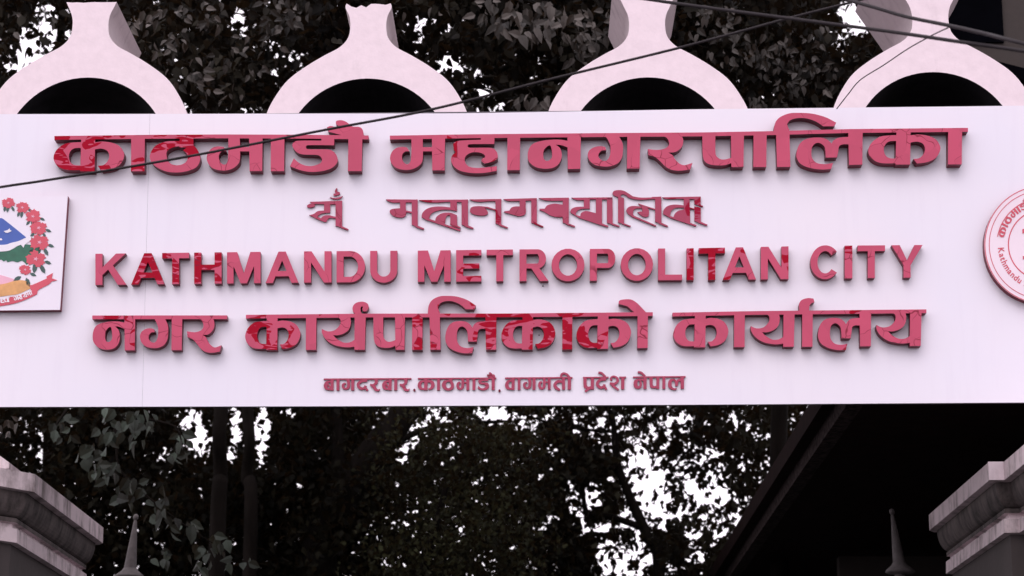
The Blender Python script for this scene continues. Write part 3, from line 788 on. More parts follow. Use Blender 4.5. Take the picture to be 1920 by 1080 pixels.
# ------------------------------------------------------------------ gate: beam, ring finials, piers
def box(u0, u1, w0, w1, z0, z1):
    v = [uwz(u, w, z) for z in (z0, z1) for (u, w) in ((u0, w0), (u1, w0), (u1, w1), (u0, w1))]
    f = [(3, 2, 1, 0), (4, 5, 6, 7), (0, 1, 5, 4), (1, 2, 6, 5), (2, 3, 7, 6), (3, 0, 4, 7)]
    return v, f
def boxes(name, L, m, parent=None):
    V, F = [], []
    for b4 in L:
        v, f = box(*b4); F += [tuple(i + len(V) for i in q) for q in f]; V += v
    return mesh(name, V, F, m, parent)
uL, zt = to_uz(onplane(-250, 330, 0.2)); uR, _ = to_uz(onplane(2150, 330, 0.2)); _, zb = to_uz(onplane(960, 660, 0.2))
zring = to_uz(onplane(1217, 292, 0.12))[1]
GATE = thing('gate_beam', uwz(0, 0.6, 0), 'concrete gate beam behind the sign board, carried on end columns', 'gate')
boxes('beam', [(uL - .6, uR + .6, 0.12, 1.15, zb, zring - 0.45)], M_RINGSIDE, GATE)
boxes('column', [(uL - .55, uL - .05, 0.2, 1.0, 0.0, zb - 0.003)], M_RINGSIDE, GATE)
boxes('column', [(uR + .05, uR + .55, 0.2, 1.0, 0.0, zb - 0.003)], M_RINGSIDE, GATE)

RW = 0.12; RD = 1.05
half = [(44, -4), (39, 12), (32, 28), (30, 46), (34, 68), (50, 86), (78, 101), (112, 121), (146, 146), (169, 175), (187, 209), (197, 250), (200, 292), (194, 345), (172, 392), (136, 432), (90, 460), (45, 475)]
c3 = to_uz(onplane(1217, 292, RW))
def ring(cx, dy, ytop, label, flare=44, chip=0, base_y=292):
    u0, z0 = to_uz(onplane(cx, base_y + dy, RW))
    hs = [(flare, ytop)] + half[1:]
    prof = catmull([(p[0], p[1]) for p in hs], [False] * len(hs), False, 4)
    def cv(dx, y):
        u, z = to_uz(onplane(1217 + dx, y, RW)); return (u - c3[0], z - c3[1])
    R = [cv(p[0], p[1]) for p in prof]; L = [cv(-p[0], p[1]) for p in prof]
    L = [(-a, b_) for a, b_ in R]
    out = L + R[::-1]                                     # left side downwards, then right side upwards
    # weathered, chipped top edge
    rr = random.Random(int(cx)); n = 9
    top = []
    a, b_ = R[0], L[0]
    for i in range(1, n):
        t = i / n; top.append((a[0] + (b_[0] - a[0]) * t, a[1] + (b_[1] - a[1]) * t - chip * rr.random() * (1.6 if t > .5 else .5)))
    out = out + top
    # orientation and hole
    hr = 147 * (cv(0, 145)[1]) / 147.0 if False else None
    rh = cv(0, 145)[1]
    NH = 72
    hole = [(rh * 1.0 * math.cos(2 * math.pi * i / NH), rh * math.sin(2 * math.pi * i / NH)) for i in range(NH)]
    groups = [([out], [hole])]
    V, T = region(groups)
    used = sorted({i for t in T for i in t}); idx = {v: k for k, v in enumerate(used)}; n_ = len(used)
    vv = [(V[i][0], V[i][1]) for i in used]
    fr_ = [uwz(u0 + a, RW, z0 + b_) for a, b_ in vv]; bk = [uwz(u0 + a, RW + RD, z0 + b_) for a, b_ in vv]
    faces, E = [], {}
    for t in T:
        a = [idx[i] for i in t]
        if area([vv[i] for i in a]) < 0: a = a[::-1]
        faces.append(a)
        for k in range(3): E[(a[k], a[(k+1) % 3])] = 1
    sides = [(e[1], e[0], e[0] + n_, e[1] + n_) for e in E if (e[1], e[0]) not in E]
    F = faces + [[i + n_ for i in f[::-1]] for f in faces] + [list(s) for s in sides]
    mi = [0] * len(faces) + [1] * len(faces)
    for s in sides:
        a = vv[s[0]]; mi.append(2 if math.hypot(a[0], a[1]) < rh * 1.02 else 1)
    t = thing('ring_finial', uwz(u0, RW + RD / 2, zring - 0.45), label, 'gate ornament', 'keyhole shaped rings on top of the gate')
    mesh('ring', fr_ + bk, F, [M_RING, M_RINGSIDE, M_SOOT], t, mi)  # M_SOOT: inner hole faces, their shade painted near-black
    return t
ring(158, 0, 3, 'leftmost keyhole shaped concrete ring above the left end of the sign, clean flat top', 43, .004)
ring(686.5, 2, 4, 'second keyhole shaped concrete ring from the left, with a chipped top edge', 37, .022)
ring(1217, 0, -30, 'third keyhole shaped concrete ring from the left, with the slanting cable across its shoulders', 58)
ring(1756, -10, -70, 'rightmost keyhole shaped concrete ring, crossed by two thick cables and a hanging thin wire', 92)
# ---- piers with stepped cornices
def sweep(name, path, prof, m, parent, midx=None, mats=None):
    """path: list of (u,w) outer edge running with the solid on its right-hand side given by inward normals; prof: (inset, z)"""
    n = len(path); P = [np.array(p, float) for p in path]
    off = []
    for i in range(n):
        nn = []
        if i > 0: d = P[i] - P[i-1]; d /= np.linalg.norm(d); nn.append(np.array([d[1], -d[0]]))
        if i < n - 1: d = P[i+1] - P[i]; d /= np.linalg.norm(d); nn.append(np.array([d[1], -d[0]]))
        if len(nn) == 2:
            s = nn[0] + nn[1]; s = s / (s @ s) * 2; off.append(s)
        else: off.append(nn[0])
    V, F = [], []
    for k, (ins, z) in enumerate(prof):
        for i in range(n):
            q = P[i] + off[i] * ins; V.append(uwz(q[0], q[1], z))
    for k in range(len(prof) - 1):
        for i in range(n - 1):
            F.append((k * n + i, k * n + i + 1, (k + 1) * n + i + 1, (k + 1) * n + i))
    return mesh(name, V, F, mats or m, parent, midx)
def pier(side, cpx, cpy, w0, label):
    p = onplane(cpx, cpy, w0); u, z = to_uz(p)
    s = side                                   # +1: left pier (opening to its right); -1: right pier
    # outer edge walked so that 'inward' (right-hand normal) points into the pier
    if s > 0: path = [(u - 3.0, w0 - .62), (u - .42, w0 - .62), (u - .075, w0 - .11), (u, w0), (u, w0 + 2.55), (u - .05, w0 + 2.65), (u - 3.0, w0 + 2.65)]
    else: path = [(u + 3.0, w0 + 2.5), (u + .05, w0 + 2.5), (u, w0 + 2.4), (u, w0 + .0), (u + .10, w0 - .0), (u + .10, w0 - 1.1), (u + 3.0, w0 - 1.1)]
    sgn = 1
    path2 = path
    # inward normals: for the left pier walking front edge rightwards (+u) the right-hand side is towards the camera, so negate
    def PR(pts): return [(-i if False else i, zz) for i, zz in pts]
    t = thing('gate_pier', uwz(u - s * 1.2, w0 + 1.2, 0), label, 'gate pier', 'stone piers either side of the gate')
    H = .122
    I = -1 if s > 0 else -1
    def sw(name, prof, m): return sweep(name, path2, [(I * a, z + b_) for a, b_ in prof], m, t)
    def fix(prof): return prof
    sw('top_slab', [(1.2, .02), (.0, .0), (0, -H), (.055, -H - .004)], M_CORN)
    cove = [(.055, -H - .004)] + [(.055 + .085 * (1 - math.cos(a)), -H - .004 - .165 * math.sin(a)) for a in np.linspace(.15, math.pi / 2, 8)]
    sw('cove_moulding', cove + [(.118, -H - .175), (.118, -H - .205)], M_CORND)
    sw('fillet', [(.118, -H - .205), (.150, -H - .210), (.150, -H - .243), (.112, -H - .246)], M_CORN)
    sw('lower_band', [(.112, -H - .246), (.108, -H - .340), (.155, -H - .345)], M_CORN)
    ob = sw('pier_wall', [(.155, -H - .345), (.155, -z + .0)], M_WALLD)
    return t, u, z
# left pier: corner at (66,890); right pier: inner corner at (1853,868)
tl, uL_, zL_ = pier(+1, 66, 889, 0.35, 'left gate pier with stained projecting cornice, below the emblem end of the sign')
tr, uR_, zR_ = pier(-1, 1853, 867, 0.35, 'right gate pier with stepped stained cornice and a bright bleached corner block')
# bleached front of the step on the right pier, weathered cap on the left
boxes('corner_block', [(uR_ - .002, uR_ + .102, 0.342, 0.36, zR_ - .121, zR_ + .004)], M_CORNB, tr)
lathe_b = uwz(uL_ - .225, .35 - .345, zL_ - .055)
mesh('bolt_head', [lathe_b + Vector((.016 * math.cos(a) * .56 , .016 * math.cos(a) * .83 - d_ , .016 * math.sin(a))) for d_ in (0.0, .012) for a in np.linspace(0, 2 * math.pi, 10, endpoint=False)],
     [tuple(range(10)), tuple(range(19, 9, -1))] + [(k, k + 10, (k + 1) % 10 + 10, (k + 1) % 10) for k in range(10)], M_CORND, tl)
# sloping upper weathering slab behind the left block
v = [uwz(uL_ - .55, .18, zL_ + .01), uwz(uL_ - .55, .18, zL_ + .34), uwz(uL_ - .14, .18, zL_ + .05), uwz(uL_ - .14, .18, zL_ + .01),
     uwz(uL_ - .55, 1.18, zL_ + .01), uwz(uL_ - .55, 1.18, zL_ + .34), uwz(uL_ - .14, 1.18, zL_ + .05), uwz(uL_ - .14, 1.18, zL_ + .01)]
mesh('weathering_slab', v, [(0, 3, 2, 1), (4, 5, 6, 7), (1, 2, 6, 5), (2, 3, 7, 6), (0, 1, 5, 4), (0, 4, 7, 3)], M_CORN, tl)

# ---- leaning pointed finials on posts inside the gate
def lathe(name, prof, loc, m, parent, lean, n=20):
    V, F = [], []
    for r, z in prof:
        for i in range(n):
            a = 2 * math.pi * i / n; V.append(Vector(loc) + Vector((r * math.cos(a) + lean * z, r * math.sin(a), z)))
    for k in range(len(prof) - 1):
        for i in range(n):
            F.append((k * n + i, k * n + (i + 1) % n, (k + 1) * n + (i + 1) % n, (k + 1) * n + i))
    return mesh(name, V, F, m, parent, smooth=True)
def finial(cpx, cpy, lean, label):
    w = 3.4; b_ = onplane(cpx, cpy, w); px = 1 / FPX * (b_ - CAM).length * 1.02
    t = thing('pointed_finial', (b_.x, b_.y, 0), label, 'gate finial', 'pointed cement finials on posts inside the gate')
    z0 = b_.z
    lathe('cone', [(11.5 * px, 0), (9.5 * px, 22 * px), (6.5 * px, 52 * px), (3.2 * px, 84 * px), (2.2 * px, 88 * px)], b_, M_CEM, t, lean)
    lathe('ball', [(0.1 * px, 86 * px)] + [(5.0 * px * math.sin(a), 93 * px - 6 * px * math.cos(a)) for a in np.linspace(.3, math.pi, 8)], b_, M_CEM, t, lean)
    lathe('skirt', [(11.5 * px, 1 * px), (15 * px, -4 * px), (25 * px, -12 * px), (27 * px, -16 * px), (24 * px, -18 * px), (10 * px, -20 * px)], b_, M_CEM, t, lean)
    p = b_
    lathe('post', [(9 * px, -20 * px), (14 * px, -40 * px), (14 * px, -z0)], b_, M_CEM, t, 0)
finial(1686, 1056, -.10, 'pointed cement finial with flared skirt beside the right gate pier')
finial(244, 1066, .07, 'pointed cement finial beside the left gate pier, half lost in shade')

# ------------------------------------------------------------------ dark building on the right behind the gate
e0 = onplane(1610, 756, 1.2); ue, ze = to_uz(e0)
e1u = ue
BLD = thing('timber_building', uwz(ue + 3.2, 8, 0), 'dark building with deep overhanging timber eaves behind the right end of the sign', 'building')
W0, W1 = 1.25, 26.0
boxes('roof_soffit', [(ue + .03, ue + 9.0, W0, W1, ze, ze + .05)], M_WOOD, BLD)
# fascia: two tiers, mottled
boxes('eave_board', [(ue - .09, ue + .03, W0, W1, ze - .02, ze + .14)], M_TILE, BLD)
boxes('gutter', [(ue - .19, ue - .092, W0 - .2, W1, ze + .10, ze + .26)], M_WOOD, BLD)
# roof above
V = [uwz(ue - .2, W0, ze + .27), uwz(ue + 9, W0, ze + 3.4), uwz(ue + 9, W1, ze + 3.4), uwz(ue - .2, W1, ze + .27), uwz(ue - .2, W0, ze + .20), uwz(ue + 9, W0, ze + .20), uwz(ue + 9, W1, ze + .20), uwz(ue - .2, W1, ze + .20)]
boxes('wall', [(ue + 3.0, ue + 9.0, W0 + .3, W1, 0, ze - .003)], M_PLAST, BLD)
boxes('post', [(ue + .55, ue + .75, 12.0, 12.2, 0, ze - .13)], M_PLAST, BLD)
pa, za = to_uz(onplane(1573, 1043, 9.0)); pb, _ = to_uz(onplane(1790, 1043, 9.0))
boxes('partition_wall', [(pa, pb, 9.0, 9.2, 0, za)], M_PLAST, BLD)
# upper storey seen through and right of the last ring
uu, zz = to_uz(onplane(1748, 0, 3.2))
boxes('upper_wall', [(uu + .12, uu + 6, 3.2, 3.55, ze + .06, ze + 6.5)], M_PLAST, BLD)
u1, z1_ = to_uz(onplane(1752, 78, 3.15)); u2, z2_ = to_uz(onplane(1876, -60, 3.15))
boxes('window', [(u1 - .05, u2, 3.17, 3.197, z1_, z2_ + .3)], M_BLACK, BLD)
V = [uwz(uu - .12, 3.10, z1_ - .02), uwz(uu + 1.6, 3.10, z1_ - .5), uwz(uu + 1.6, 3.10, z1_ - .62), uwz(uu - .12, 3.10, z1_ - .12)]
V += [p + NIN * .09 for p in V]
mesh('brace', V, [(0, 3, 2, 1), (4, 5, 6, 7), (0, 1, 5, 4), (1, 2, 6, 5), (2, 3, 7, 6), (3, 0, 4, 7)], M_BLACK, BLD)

# ------------------------------------------------------------------ overhead cables
def tube(name, pts, rads, m, parent=None, n=8, k=10):
    q = catmull([tuple(p) + (r,) for p, r in zip(pts, rads)], [False] * len(pts), False, k)
    V, F = [], []
    N = len(q)
    for i in range(N):
        a = Vector(q[max(0, i-1)][:3]); b_ = Vector(q[min(N-1, i+1)][:3]); d = (b_ - a).normalized()
        s = d.cross(Vector((0.1, 1, 0.05))); s = s.normalized() if s.length > 1e-4 else Vector((1, 0, 0))
        t = d.cross(s).normalized(); c = Vector(q[i][:3]); r = q[i][3]
        for j in range(n):
            an = 2 * math.pi * j / n; V.append(c + s * (r * math.cos(an)) + t * (r * math.sin(an)))
    for i in range(N - 1):
        for j in range(n): F.append((i*n + j, i*n + (j+1) % n, (i+1)*n + (j+1) % n, (i+1)*n + j))
    org = Vector(q[N // 2][:3]) if parent is None else None
    return mesh(name, V, F, m, parent, smooth=True, origin=org)
def wire(path, rad, label):
    pts = [at(x, y, Y) for x, y, Y in path]
    o = tube('overhead_cable', pts, [rad * (1 if not isinstance(rad, list) else 1)] * len(pts), M_WIRE)
    prop(o, label, 'cable')
wire([(-900, 480, 12.6), (-300, 401, 12.5), (0, 351, 12.4), (90, 337.5, 12.4), (333, 297, 12.3), (615, 242.5, 12.2), (810, 205, 12.1), (1037, 147.5, 12.0), (1280, 88, 11.9), (1480, 34, 11.8), (1570, 11, 11.75), (1800, -50, 11.6), (2500, -240, 11.3)], .0075,
     'thin black cable slanting from the left edge across the first word and two rings')
wire([(700, -75, 12.8), (1000, -33, 12.2), (1280, 8, 11.6), (1480, 34.5, 11.2), (1660, 58, 10.8), (1790, 77, 10.4), (1920, 96, 10.1), (2400, 172, 9.0)], .0095, 'thick black cable running down to the right edge, lower of the pair')
wire([(1200, -120, 12.4), (1480, -32, 11.6), (1640, 14, 11.0), (1700, 31.5, 10.8), (1780, 48, 10.5), (1850, 64, 10.2), (1920, 82, 9.9), (2400, 200, 9.0)], .0095, 'thick black cable running down to the right edge, upper of the pair')
wire([(1783, 49.5, 10.6), (1757, 61.5, 11.2), (1735, 73, 11.7), (1700, 93, 12.5), (1657, 122, 13.4), (1613, 150, 14.2), (1590, 177, 14.6), (1569, 204, 14.93)], .0036, 'thin loose wire hanging down over the rightmost ring to the sign top')

# ------------------------------------------------------------------ trees
def leaf_mesh_arrays(P, D, S, W, wr=.34, fold=.10, fine=False):
    """P base points, D unit direction base->tip, W unit sideways, S length"""
    Nn = np.cross(D, W)
    if fine:
        T = [(0, 0, 0), (.22, wr * .85, fold), (.55, wr * .8, fold * .7), (1, 0, -.10), (.55, -wr * .8, fold * .7), (.22, -wr * .85, fold), (.5, 0, -.02)]
        F = [(0, 6, 1), (1, 6, 2), (2, 6, 3), (3, 6, 4), (4, 6, 5), (5, 6, 0)]
    else:
        T = [(0, 0, 0), (.38, wr, fold), (1, 0, -.05), (.38, -wr, fold)]
        F = [(0, 2, 1), (0, 3, 2)]
    n = len(P); k = len(T)
    V = np.zeros((n, k, 3))
    for i, (a, b_, c) in enumerate(T):
        V[:, i] = P + (D * a + W * b_ + Nn * c) * S[:, None]
    F = np.array(F)[None] + (np.arange(n) * k)[:, None, None]
    return V.reshape(-1, 3), F.reshape(-1, 3)
def big_mesh(name, V, F, m, parent, smooth=False):
    base = np.array(wloc(parent))
    me = bpy.data.meshes.new(name)
    me.vertices.add(len(V)); me.vertices.foreach_set('co', (V - base).ravel().astype(np.float32))
    me.loops.add(F.size); me.loops.foreach_set('vertex_index', F.ravel().astype(np.int32))
    me.polygons.add(len(F)); me.polygons.foreach_set('loop_start', (np.arange(len(F)) * 3).astype(np.int32))
    me.update(calc_edges=True); me.validate()
    me.materials.append(m)
    return link(name, me, parent)
def rand_dirs(n, droop=.7, spread=1.0):
    D = rng.normal(size=(n, 3)) * spread; D[:, 2] -= droop
    D /= np.linalg.norm(D, axis=1)[:, None]
    W = np.cross(D, rng.normal(size=(n, 3))); W /= np.linalg.norm(W, axis=1)[:, None]
    return D, W
# sky gaps in the foliage: (px, py, rx, ry, openness)
GAPS = [(70, 75, 40, 42, .80), (28, 112, 26, 26, .6), (100, 20, 40, 16, .7), (125, 60, 16, 18, .7), (20, 128, 22, 20, .5), (600, 205, 18, 10, .5),
        (440, 40, 24, 22, .6), (515, 85, 14, 18, .6), (560, 110, 30, 18, .5), (520, 135, 14, 10, .6), (330, 125, 14, 30, .55), (345, 190, 12, 14, .5), (405, 206, 14, 6, .8), (470, 205, 26, 8, .85),
        (790, 40, 26, 26, .7), (835, 48, 26, 20, .55), (788, 85, 20, 18, .6), (835, 112, 34, 20, .93), (800, 140, 22, 14, .6), (865, 128, 20, 18, .5), (885, 50, 14, 20, .4),
        (905, 160, 16, 22, .85), (865, 170, 12, 12, .5), (940, 190, 14, 10, .5), (925, 205, 16, 8, .7), (945, 115, 10, 10, .5), (1012, 115, 8, 10, .6), (1000, 137, 10, 6, .6),
        (1660, 10, 34, 34, 1.0), (1625, 28, 42, 30, .92), (1670, 45, 20, 16, .95), (1590, 14, 26, 20, .7), (1600, 45, 26, 18, .7), (1650, 60, 20, 12, .5), (1575, 75, 14, 20, .5), (1585, 110, 16, 16, .45), (1560, 60, 10, 10, .3),
        (80, 830, 12, 40, .6), (88, 880, 10, 14, .75), (105, 900, 24, 16, .4), (140, 915, 8, 20, .5), (62, 790, 14, 10, .4), (250, 965, 14, 14, .3),
        (350, 785, 22, 22, .75), (375, 830, 26, 34, .8), (442, 790, 12, 40, 1.0), (435, 845, 16, 22, .7), (492, 800, 20, 48, 1.0), (485, 860, 12, 24, .95), (540, 772, 16, 12, .8), (375, 795, 16, 26, .7),
        (308, 848, 8, 8, .95), (318, 888, 12, 12, .8), (265, 794, 6, 8, .6), (300, 1005, 20, 30, .25), (630, 912, 7, 5, .9),
        (770, 815, 15, 26, .93), (755, 850, 14, 22, .8), (750, 790, 20, 14, .4), (815, 772, 18, 12, .6), (727, 780, 10, 18, .5), (850, 860, 8, 8, .6),
        (938, 772, 22, 14, .8), (925, 785, 24, 12, .7), (900, 775, 20, 10, .5), (985, 785, 30, 20, .6), (1040, 775, 30, 14, .75), (1080, 790, 20, 24, .7), (1035, 835, 24, 10, .75),
        (1130, 815, 26, 30, .95), (1105, 800, 24, 20, .7), (1175, 795, 30, 14, .85), (1190, 830, 26, 22, .75), (1210, 850, 40, 20, .6), (1170, 865, 20, 30, .8),
        (1205, 900, 42, 60, .92), (1240, 940, 26, 60, .9), (1185, 950, 24, 40, .8), (1270, 880, 24, 30, .6), (1250, 790, 14, 14, .6), (1290, 775, 16, 12, .6), (1270, 820, 18, 20, .5),
        (1330, 850, 26, 16, .7), (1300, 880, 24, 24, .75), (1345, 895, 24, 30, .85), (1300, 920, 24, 30, .8), (1345, 935, 24, 20, .9), (1290, 960, 24, 20, .6), (1330, 965, 18, 12, .5),
        (1085, 950, 22, 30, .95), (1110, 935, 16, 20, .8), (1130, 985, 50, 12, .75), (1095, 990, 16, 12, .7), (1110, 915, 16, 16, .6), (1160, 900, 20, 20, .5), (1060, 905, 10, 10, .6), (1025, 900, 10, 14, .5),
        (1150, 1035, 34, 34, .93), (1180, 1060, 34, 30, .9), (1130, 1065, 24, 24, .9), (1200, 1010, 20, 20, .7), (1240, 1060, 22, 26, .6), (1300, 1010, 26, 26, .75), (1290, 1050, 16, 16, .5), (1350, 1060, 12, 12, .5),
        (915, 1045, 12, 20, .55), (825, 900, 10, 10, .4), (895, 900, 14, 8, .45), (905, 920, 6, 6, .5), (1000, 880, 14, 8, .4)]
# small ragged openings all through the crowns
gr = random.Random(5)
GAPS = [(a, b_, c, d, e * (.60 if (1000 < a < 1400 and b_ > 770) else (.86 if (a < 420 and b_ > 770) else 1))) for a, b_, c, d, e in GAPS]
for (x0, x1, y0, y1, n, ra, rb2) in ((230, 700, 0, 212, 46, 2.5, 6), (720, 1180, 0, 212, 50, 2.5, 6), (1260, 1700, 0, 200, 34, 2, 5), (-40, 150, 0, 160, 26, 3, 8),
        (-20, 600, 770, 900, 12, 2, 4), (520, 1060, 765, 1090, 110, 2, 5.5), (1020, 1400, 765, 1090, 190, 2.5, 8), (1380, 1600, 770, 960, 46, 2, 5)):
    for _ in range(n):
        r_ = gr.uniform(ra, rb2); GAPS.append((gr.uniform(x0, x1), gr.uniform(y0, y1), r_ * gr.uniform(.7, 1.5), r_, .93))
def gap_prob(P, ls=.1):
    x, y = project(P)
    dist = P[:, 1]
    e = ls * FPX / dist * .16
    keep = np.ones(len(P))
    for gx, gy, rx, ry, s in GAPS:
        s3 = min(1 - (1 - s) ** 1.7, .985 if (rx < 12 or s >= .97) else .93)
        d = ((x - gx) / (rx + e)) ** 2 + ((y - gy) / (ry + e)) ** 2
        keep *= 1 - s3 * np.clip((1.12 - d) * 2.2, 0, 1)
    return np.maximum(keep, .012)
def gap_keep(P, ls=.1):
    return rng.random(len(P)) < gap_prob(P, ls)
def cloud(reg, Y0, Y1, nclump, per, csize, thin_behind=True):
    """leaf points: clumps inside a px rectangle extruded between depths Y0..Y1"""
    x0, x1, y0, y1 = reg
    cx = rng.uniform(x0, x1, nclump); cy = rng.uniform(y0, y1, nclump); cY = rng.uniform(Y0, Y1, nclump)
    C = np.array([tuple(at(a, b_, c)) for a, b_, c in zip(cx, cy, cY)])
    P = np.repeat(C, per, axis=0) + rng.normal(size=(nclump * per, 3)) * csize * np.array([1, 1, .75])
    if thin_behind:
        x, y = project(P)
        hid = (y > 290) & (y < 690)
        P = P[~(hid & (rng.random(len(P)) < .75))]
    return P
def trunk_obj(parent, pts, rads, name='trunk'):
    return tube(name, pts, rads, M_BARK, parent, n=10, k=6)

def tree(label, base_px, Y, regs, leafsize, m, trunk, branches=(), group='trees behind the gate', fine=False, gm=1.0, droop=.8, wr=.34, name='leafy_tree'):
    b_ = at(base_px, 900, Y); b_.z = 0
    t = thing(name, b_, label, 'tree', group)
    pts = [Vector((b_.x, b_.y, 0))] + [at(*q[:3]) for q in trunk]
    trunk_obj(t, pts, [trunk[0][3] * 1.25] + [q[3] for q in trunk])
    for br in branches:
        trunk_obj(t, [at(*q[:3]) for q in br], [q[3] for q in br], 'branch')
    Ps = [cloud(*r) for r in regs]
    P = np.concatenate(Ps); P = P - np.array([0, 0, leafsize * -.25]); P = P[gap_keep(P, leafsize)]
    n = len(P); D, W = rand_dirs(n, droop)
    S = leafsize * rng.uniform(.65, 1.25, n)
    V, F = leaf_mesh_arrays(P, D, S, W, wr=wr, fine=fine)
    c = big_mesh('crown', V, F, m, t); c['kind'] = 'stuff'
    return t

# leaf part meshes, shared
def leaf_part_mesh(name, m, wr):
    P = np.zeros((1, 3)); D = np.array([[0, 0, -1.0]]); W = np.array([[1.0, 0, 0]]); S = np.array([1.0])
    V, F = leaf_mesh_arrays(P, D, S, W, wr=wr, fold=.09, fine=True)
    me = bpy.data.meshes.new(name); me.from_pydata([tuple(v) for v in V], [], [tuple(int(i) for i in f) for f in F]); me.materials.append(m)
    return me
M_LEAF_E = leaf_mat('dusty_grey_leaves', (0.080, 0.070, 0.065), 0.6, single=True, spec=.2)  # lit copy: brightness of the front leaves put into the colour
M_LEAF_F = leaf_mat('shaded_grey_leaves', (0.030, 0.027, 0.025), 0.6, single=True, spec=.1)  # shaded copy of the same grey leaf, shade put into the colour
LP = [leaf_part_mesh('leaf', M_LEAF_E, .30), leaf_part_mesh('leaf', M_LEAF_B, .36), leaf_part_mesh('leaf', M_LEAF_F, .27)]
def leaf_parts(t, pts, sizes, kinds, outward=.5):
    base = wloc(t)
    for p, s, k in zip(pts, sizes, kinds):
        o = bpy.data.objects.new('leaf', LP[k]); COL.objects.link(o); o.parent = t
        o.location = Vector(p) - base; o.scale = (s, s, s)
        rz = random.gauss(0, .75); rx = random.gauss(-.15, .42); ry = random.gauss(0, .75)
        o.rotation_euler = (rx, ry, rz)

# T1: big-leaved tree at upper left
T1 = tree('large leaved dark tree at the upper left, behind the first ring', 412, 24.5,
    [((-260, 700, -140, 420), 19.6, 22.5, 900, 22, .17)], .115, M_LEAF_A,
    [(408, 1000, 24.5, .09), (414, 900, 24.6, .082), (411, 820, 24.4, .076), (415, 760, 24.5, .08), (412, 680, 24.5, .072), (400, 300, 24.0, .07), (380, -100, 24, .05)],
    [[(405, 400, 24.2, .05), (300, 150, 22.8, .035), (180, -60, 22, .02)], [(403, 420, 24.2, .05), (560, 180, 22.8, .03), (640, -40, 22, .02)]], fine=True)
T2 = tree('large leaved dark tree above the middle of the sign', 466, 25.5,
    [((620, 1300, -140, 420), 19.4, 22.2, 800, 22, .17)], .12, M_LEAF_A,
    [(470, 1000, 25.5, .08), (463, 900, 25.6, .07), (468, 830, 25.4, .064), (464, 760, 25.5, .068), (473, 680, 25.5, .06), (560, 420, 25, .065), (760, 150, 24, .05), (900, -100, 23, .04)],
    [[(700, 240, 24.2, .04), (960, 120, 22.5, .03), (1150, -30, 22, .02)]], fine=True)
T3 = tree('large leaved dark tree between the two right hand rings', 1460, 25,
    [((1220, 1760, -140, 420), 19.6, 22.6, 720, 22, .17)], .11, M_LEAF_A,
    [(1460, 1000, 25, .10), (1465, 700, 25, .09), (1480, 350, 24.5, .07), (1450, 80, 23.5, .05), (1440, -120, 23, .03)],
    [[(1475, 300, 24.3, .04), (1600, 140, 23, .025), (1690, 80, 22.5, .012)]], fine=True)
# backing crowns further away that close the view
T4 = tree('distant small leaved tree closing the view at the left', 90, 33,
    [((-300, 700, -200, 300), 27, 32, 700, 60, .30), ((-300, 660, 690, 1250), 26, 31, 1250, 50, .28)], .12, M_LEAF_C,
    [(90, 1000, 33, .13), (100, 500, 32, .10), (120, -100, 31, .05)], name='dense_tree')
T5 = tree('tall tree whose thick dark trunk leans to the right below the sign', 585, 27,
    [((560, 1320, -200, 300), 28, 33, 900, 60, .30), ((520, 1120, 690, 1250), 27.6, 33, 700, 50, .22)], .11, M_LEAF_C,
    [(592, 1100, 27, .23), (630, 960, 27, .21), (700, 850, 27, .19), (775, 750, 27, .16), (860, 600, 27, .13), (950, 300, 28, .08)],
    [[(640, 940, 27, .10), (632, 820, 27, .075), (628, 700, 27, .06)], [(700, 850, 27, .06), (815, 800, 28, .035), (960, 790, 29, .02)]], name='dense_tree')
T6 = tree('slender tree with forked branches against the bright sky at lower right', 1245, 28,
    [((1020, 1640, 690, 1250), 27, 31, 800, 42, .19), ((1250, 1900, -200, 300), 28, 33, 550, 60, .30)], .115, M_LEAF_C,
    [(1238, 1100, 28, .075), (1215, 1010, 28, .068), (1180, 930, 28, .056), (1155, 860, 28, .045), (1150, 790, 28, .035), (1120, 700, 28, .03), (1100, 400, 28.5, .02)],
    [[(1205, 990, 28, .045), (1150, 970, 28, .04), (1100, 960, 28, .034), (1092, 920, 28, .025)], [(1158, 880, 28, .035), (1110, 870, 28, .025), (1060, 860, 28, .015)],
     [(1155, 810, 28, .022), (1060, 800, 28.2, .018), (960, 770, 28.4, .012)], [(1190, 1000, 28, .03), (1140, 1000, 28, .02), (1085, 1010, 28, .014)]], name='slender_tree')
# low dense undergrowth that keeps the bottom dark
T7 = tree('bushy olive green tree in the middle distance under the sign', 760, 25.6,
    [((720, 1010, 780, 1250), 24.5, 26.8, 260, 50, .24)], .07, M_LEAF_D,
    [(760, 1200, 25.6, .06), (800, 1050, 25.4, .05), (840, 900, 25.2, .03)], name='bushy_tree')

# big leaves that show one by one
def px_leaves(t, spec):
    pts, sz, kd = [], [], []
    for cx, cy, rx, ry, Y, n, s, k in spec:
        for _ in range(n):
            a = random.uniform(0, 2 * math.pi); q = math.sqrt(random.random())
            p_ = at(cx + rx * q * math.cos(a), cy + ry * q * math.sin(a), Y + random.uniform(-.35, .35))
            if k != 1 and gap_prob(np.array([tuple(p_)]) - np.array([0, 0, s * .4]), s)[0] < random.random(): continue
            pts.append(p_)
            sz.append(s * random.uniform(.75, 1.2)); kd.append(k if random.random() < .62 or k == 1 else 2)
    leaf_parts(t, pts, sz, kd)
px_leaves(T1, [(300, 60, 60, 55, 19.0, 55, .10, 0), (390, 30, 80, 30, 19.1, 30, .095, 0), (520, 40, 40, 50, 18.9, 40, .108, 0), (350, 140, 60, 40, 19.2, 30, .10, 0), (460, 110, 60, 50, 19.2, 25, .095, 0),
               (60, 40, 60, 30, 19.4, 16, .09, 0), (560, 20, 50, 20, 19.3, 15, .095, 0), (420, 180, 50, 20, 19.4, 12, .09, 0)])
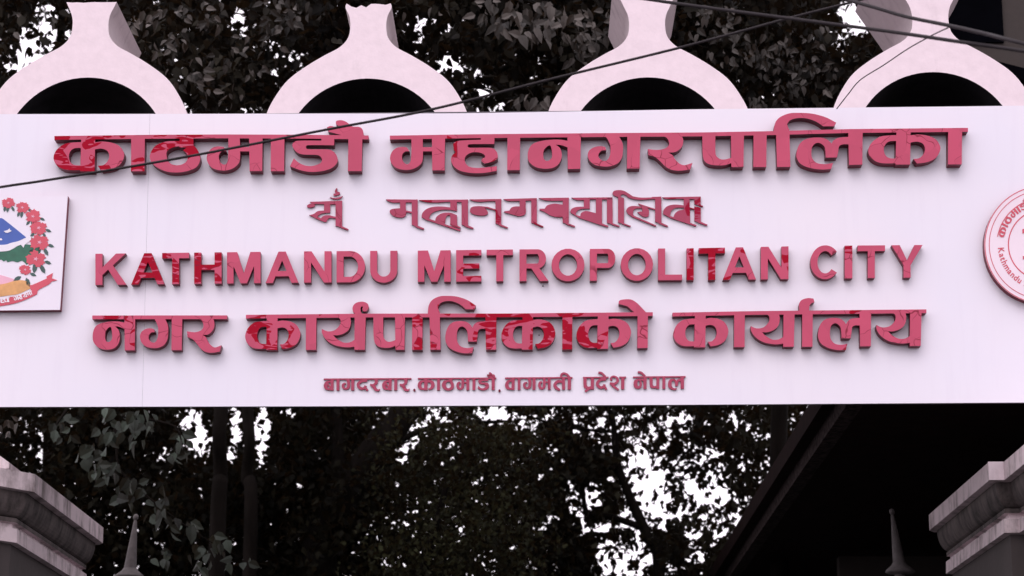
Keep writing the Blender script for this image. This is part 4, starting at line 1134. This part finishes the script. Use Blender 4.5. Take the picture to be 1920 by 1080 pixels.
px_leaves(T2, [(1000, 35, 90, 40, 18.9, 80, .135, 0), (930, 20, 60, 25, 19.1, 30, .12, 0), (1110, 50, 60, 40, 19.0, 50, .11, 0), (1090, 90, 40, 30, 19.1, 30, .10, 0), (800, 15, 50, 15, 19.3, 14, .10, 0), (1000, 185, 40, 18, 19.3, 12, .12, 0), (900, 195, 30, 12, 19.3, 9, .12, 0)])
px_leaves(T3, [(1400, 90, 80, 35, 19.1, 70, .09, 0), (1340, 40, 60, 35, 19.1, 40, .095, 0), (1480, 130, 60, 40, 19.2, 50, .085, 0), (1450, 185, 60, 14, 19.2, 25, .085, 0), (1530, 140, 40, 40, 19.3, 30, .08, 0), (1500, 60, 50, 40, 19.4, 20, .09, 0)])

# hanging big-leaved bough at lower left: a creeper tree of its own
bb = at(-60, 900, 20.5); bb.z = 0
T8 = thing('hanging_branch_tree', bb, 'tree whose long bough of big grey green leaves droops beside the left pier', 'tree')
trunk_obj(T8, [bb, at(-60, 900, 20.5), at(-20, 700, 20.3), at(60, 560, 20.2)], [.14, .12, .09, .06])
bough = [(60, 560, 20.2, .05), (170, 700, 19.6, .03), (215, 800, 19.4, .016), (225, 880, 19.3, .010), (300, 950, 19.2, .007), (385, 1010, 19.15, .005), (450, 1045, 19.1, .003)]
trunk_obj(T8, [at(*q[:3]) for q in bough], [q[3] for q in bough], 'branch')
side = [[(170, 700, 19.6, .02), (110, 790, 19.4, .010), (95, 810, 19.3, .006)], [(230, 780, 19.3, .015), (330, 800, 19.1, .008), (345, 850, 19.1, .005)]]
for sb in side: trunk_obj(T8, [at(*q[:3]) for q in sb], [q[3] for q in sb], 'branch')
px_leaves(T8, [(120, 800, 28, 24, 19.2, 13, .10, 1), (210, 790, 30, 30, 19.1, 20, .125, 1), (265, 800, 30, 34, 19.0, 20, .135, 1), (330, 835, 24, 26, 19.1, 12, .12, 1), (175, 845, 30, 24, 19.2, 13, .12, 1),
               (195, 880, 32, 22, 19.1, 16, .12, 1), (245, 915, 36, 26, 19.0, 17, .13, 1), (290, 950, 34, 26, 19.0, 13, .125, 1), (340, 985, 30, 22, 19.0, 13, .12, 1), (400, 1020, 34, 22, 18.95, 14, .125, 1),
               (375, 1050, 22, 18, 19.0, 5, .13, 1), (448, 1050, 22, 14, 18.9, 6, .10, 1), (300, 1040, 26, 20, 19.1, 5, .11, 1), (20, 800, 24, 20, 19.4, 10, .09, 0)])
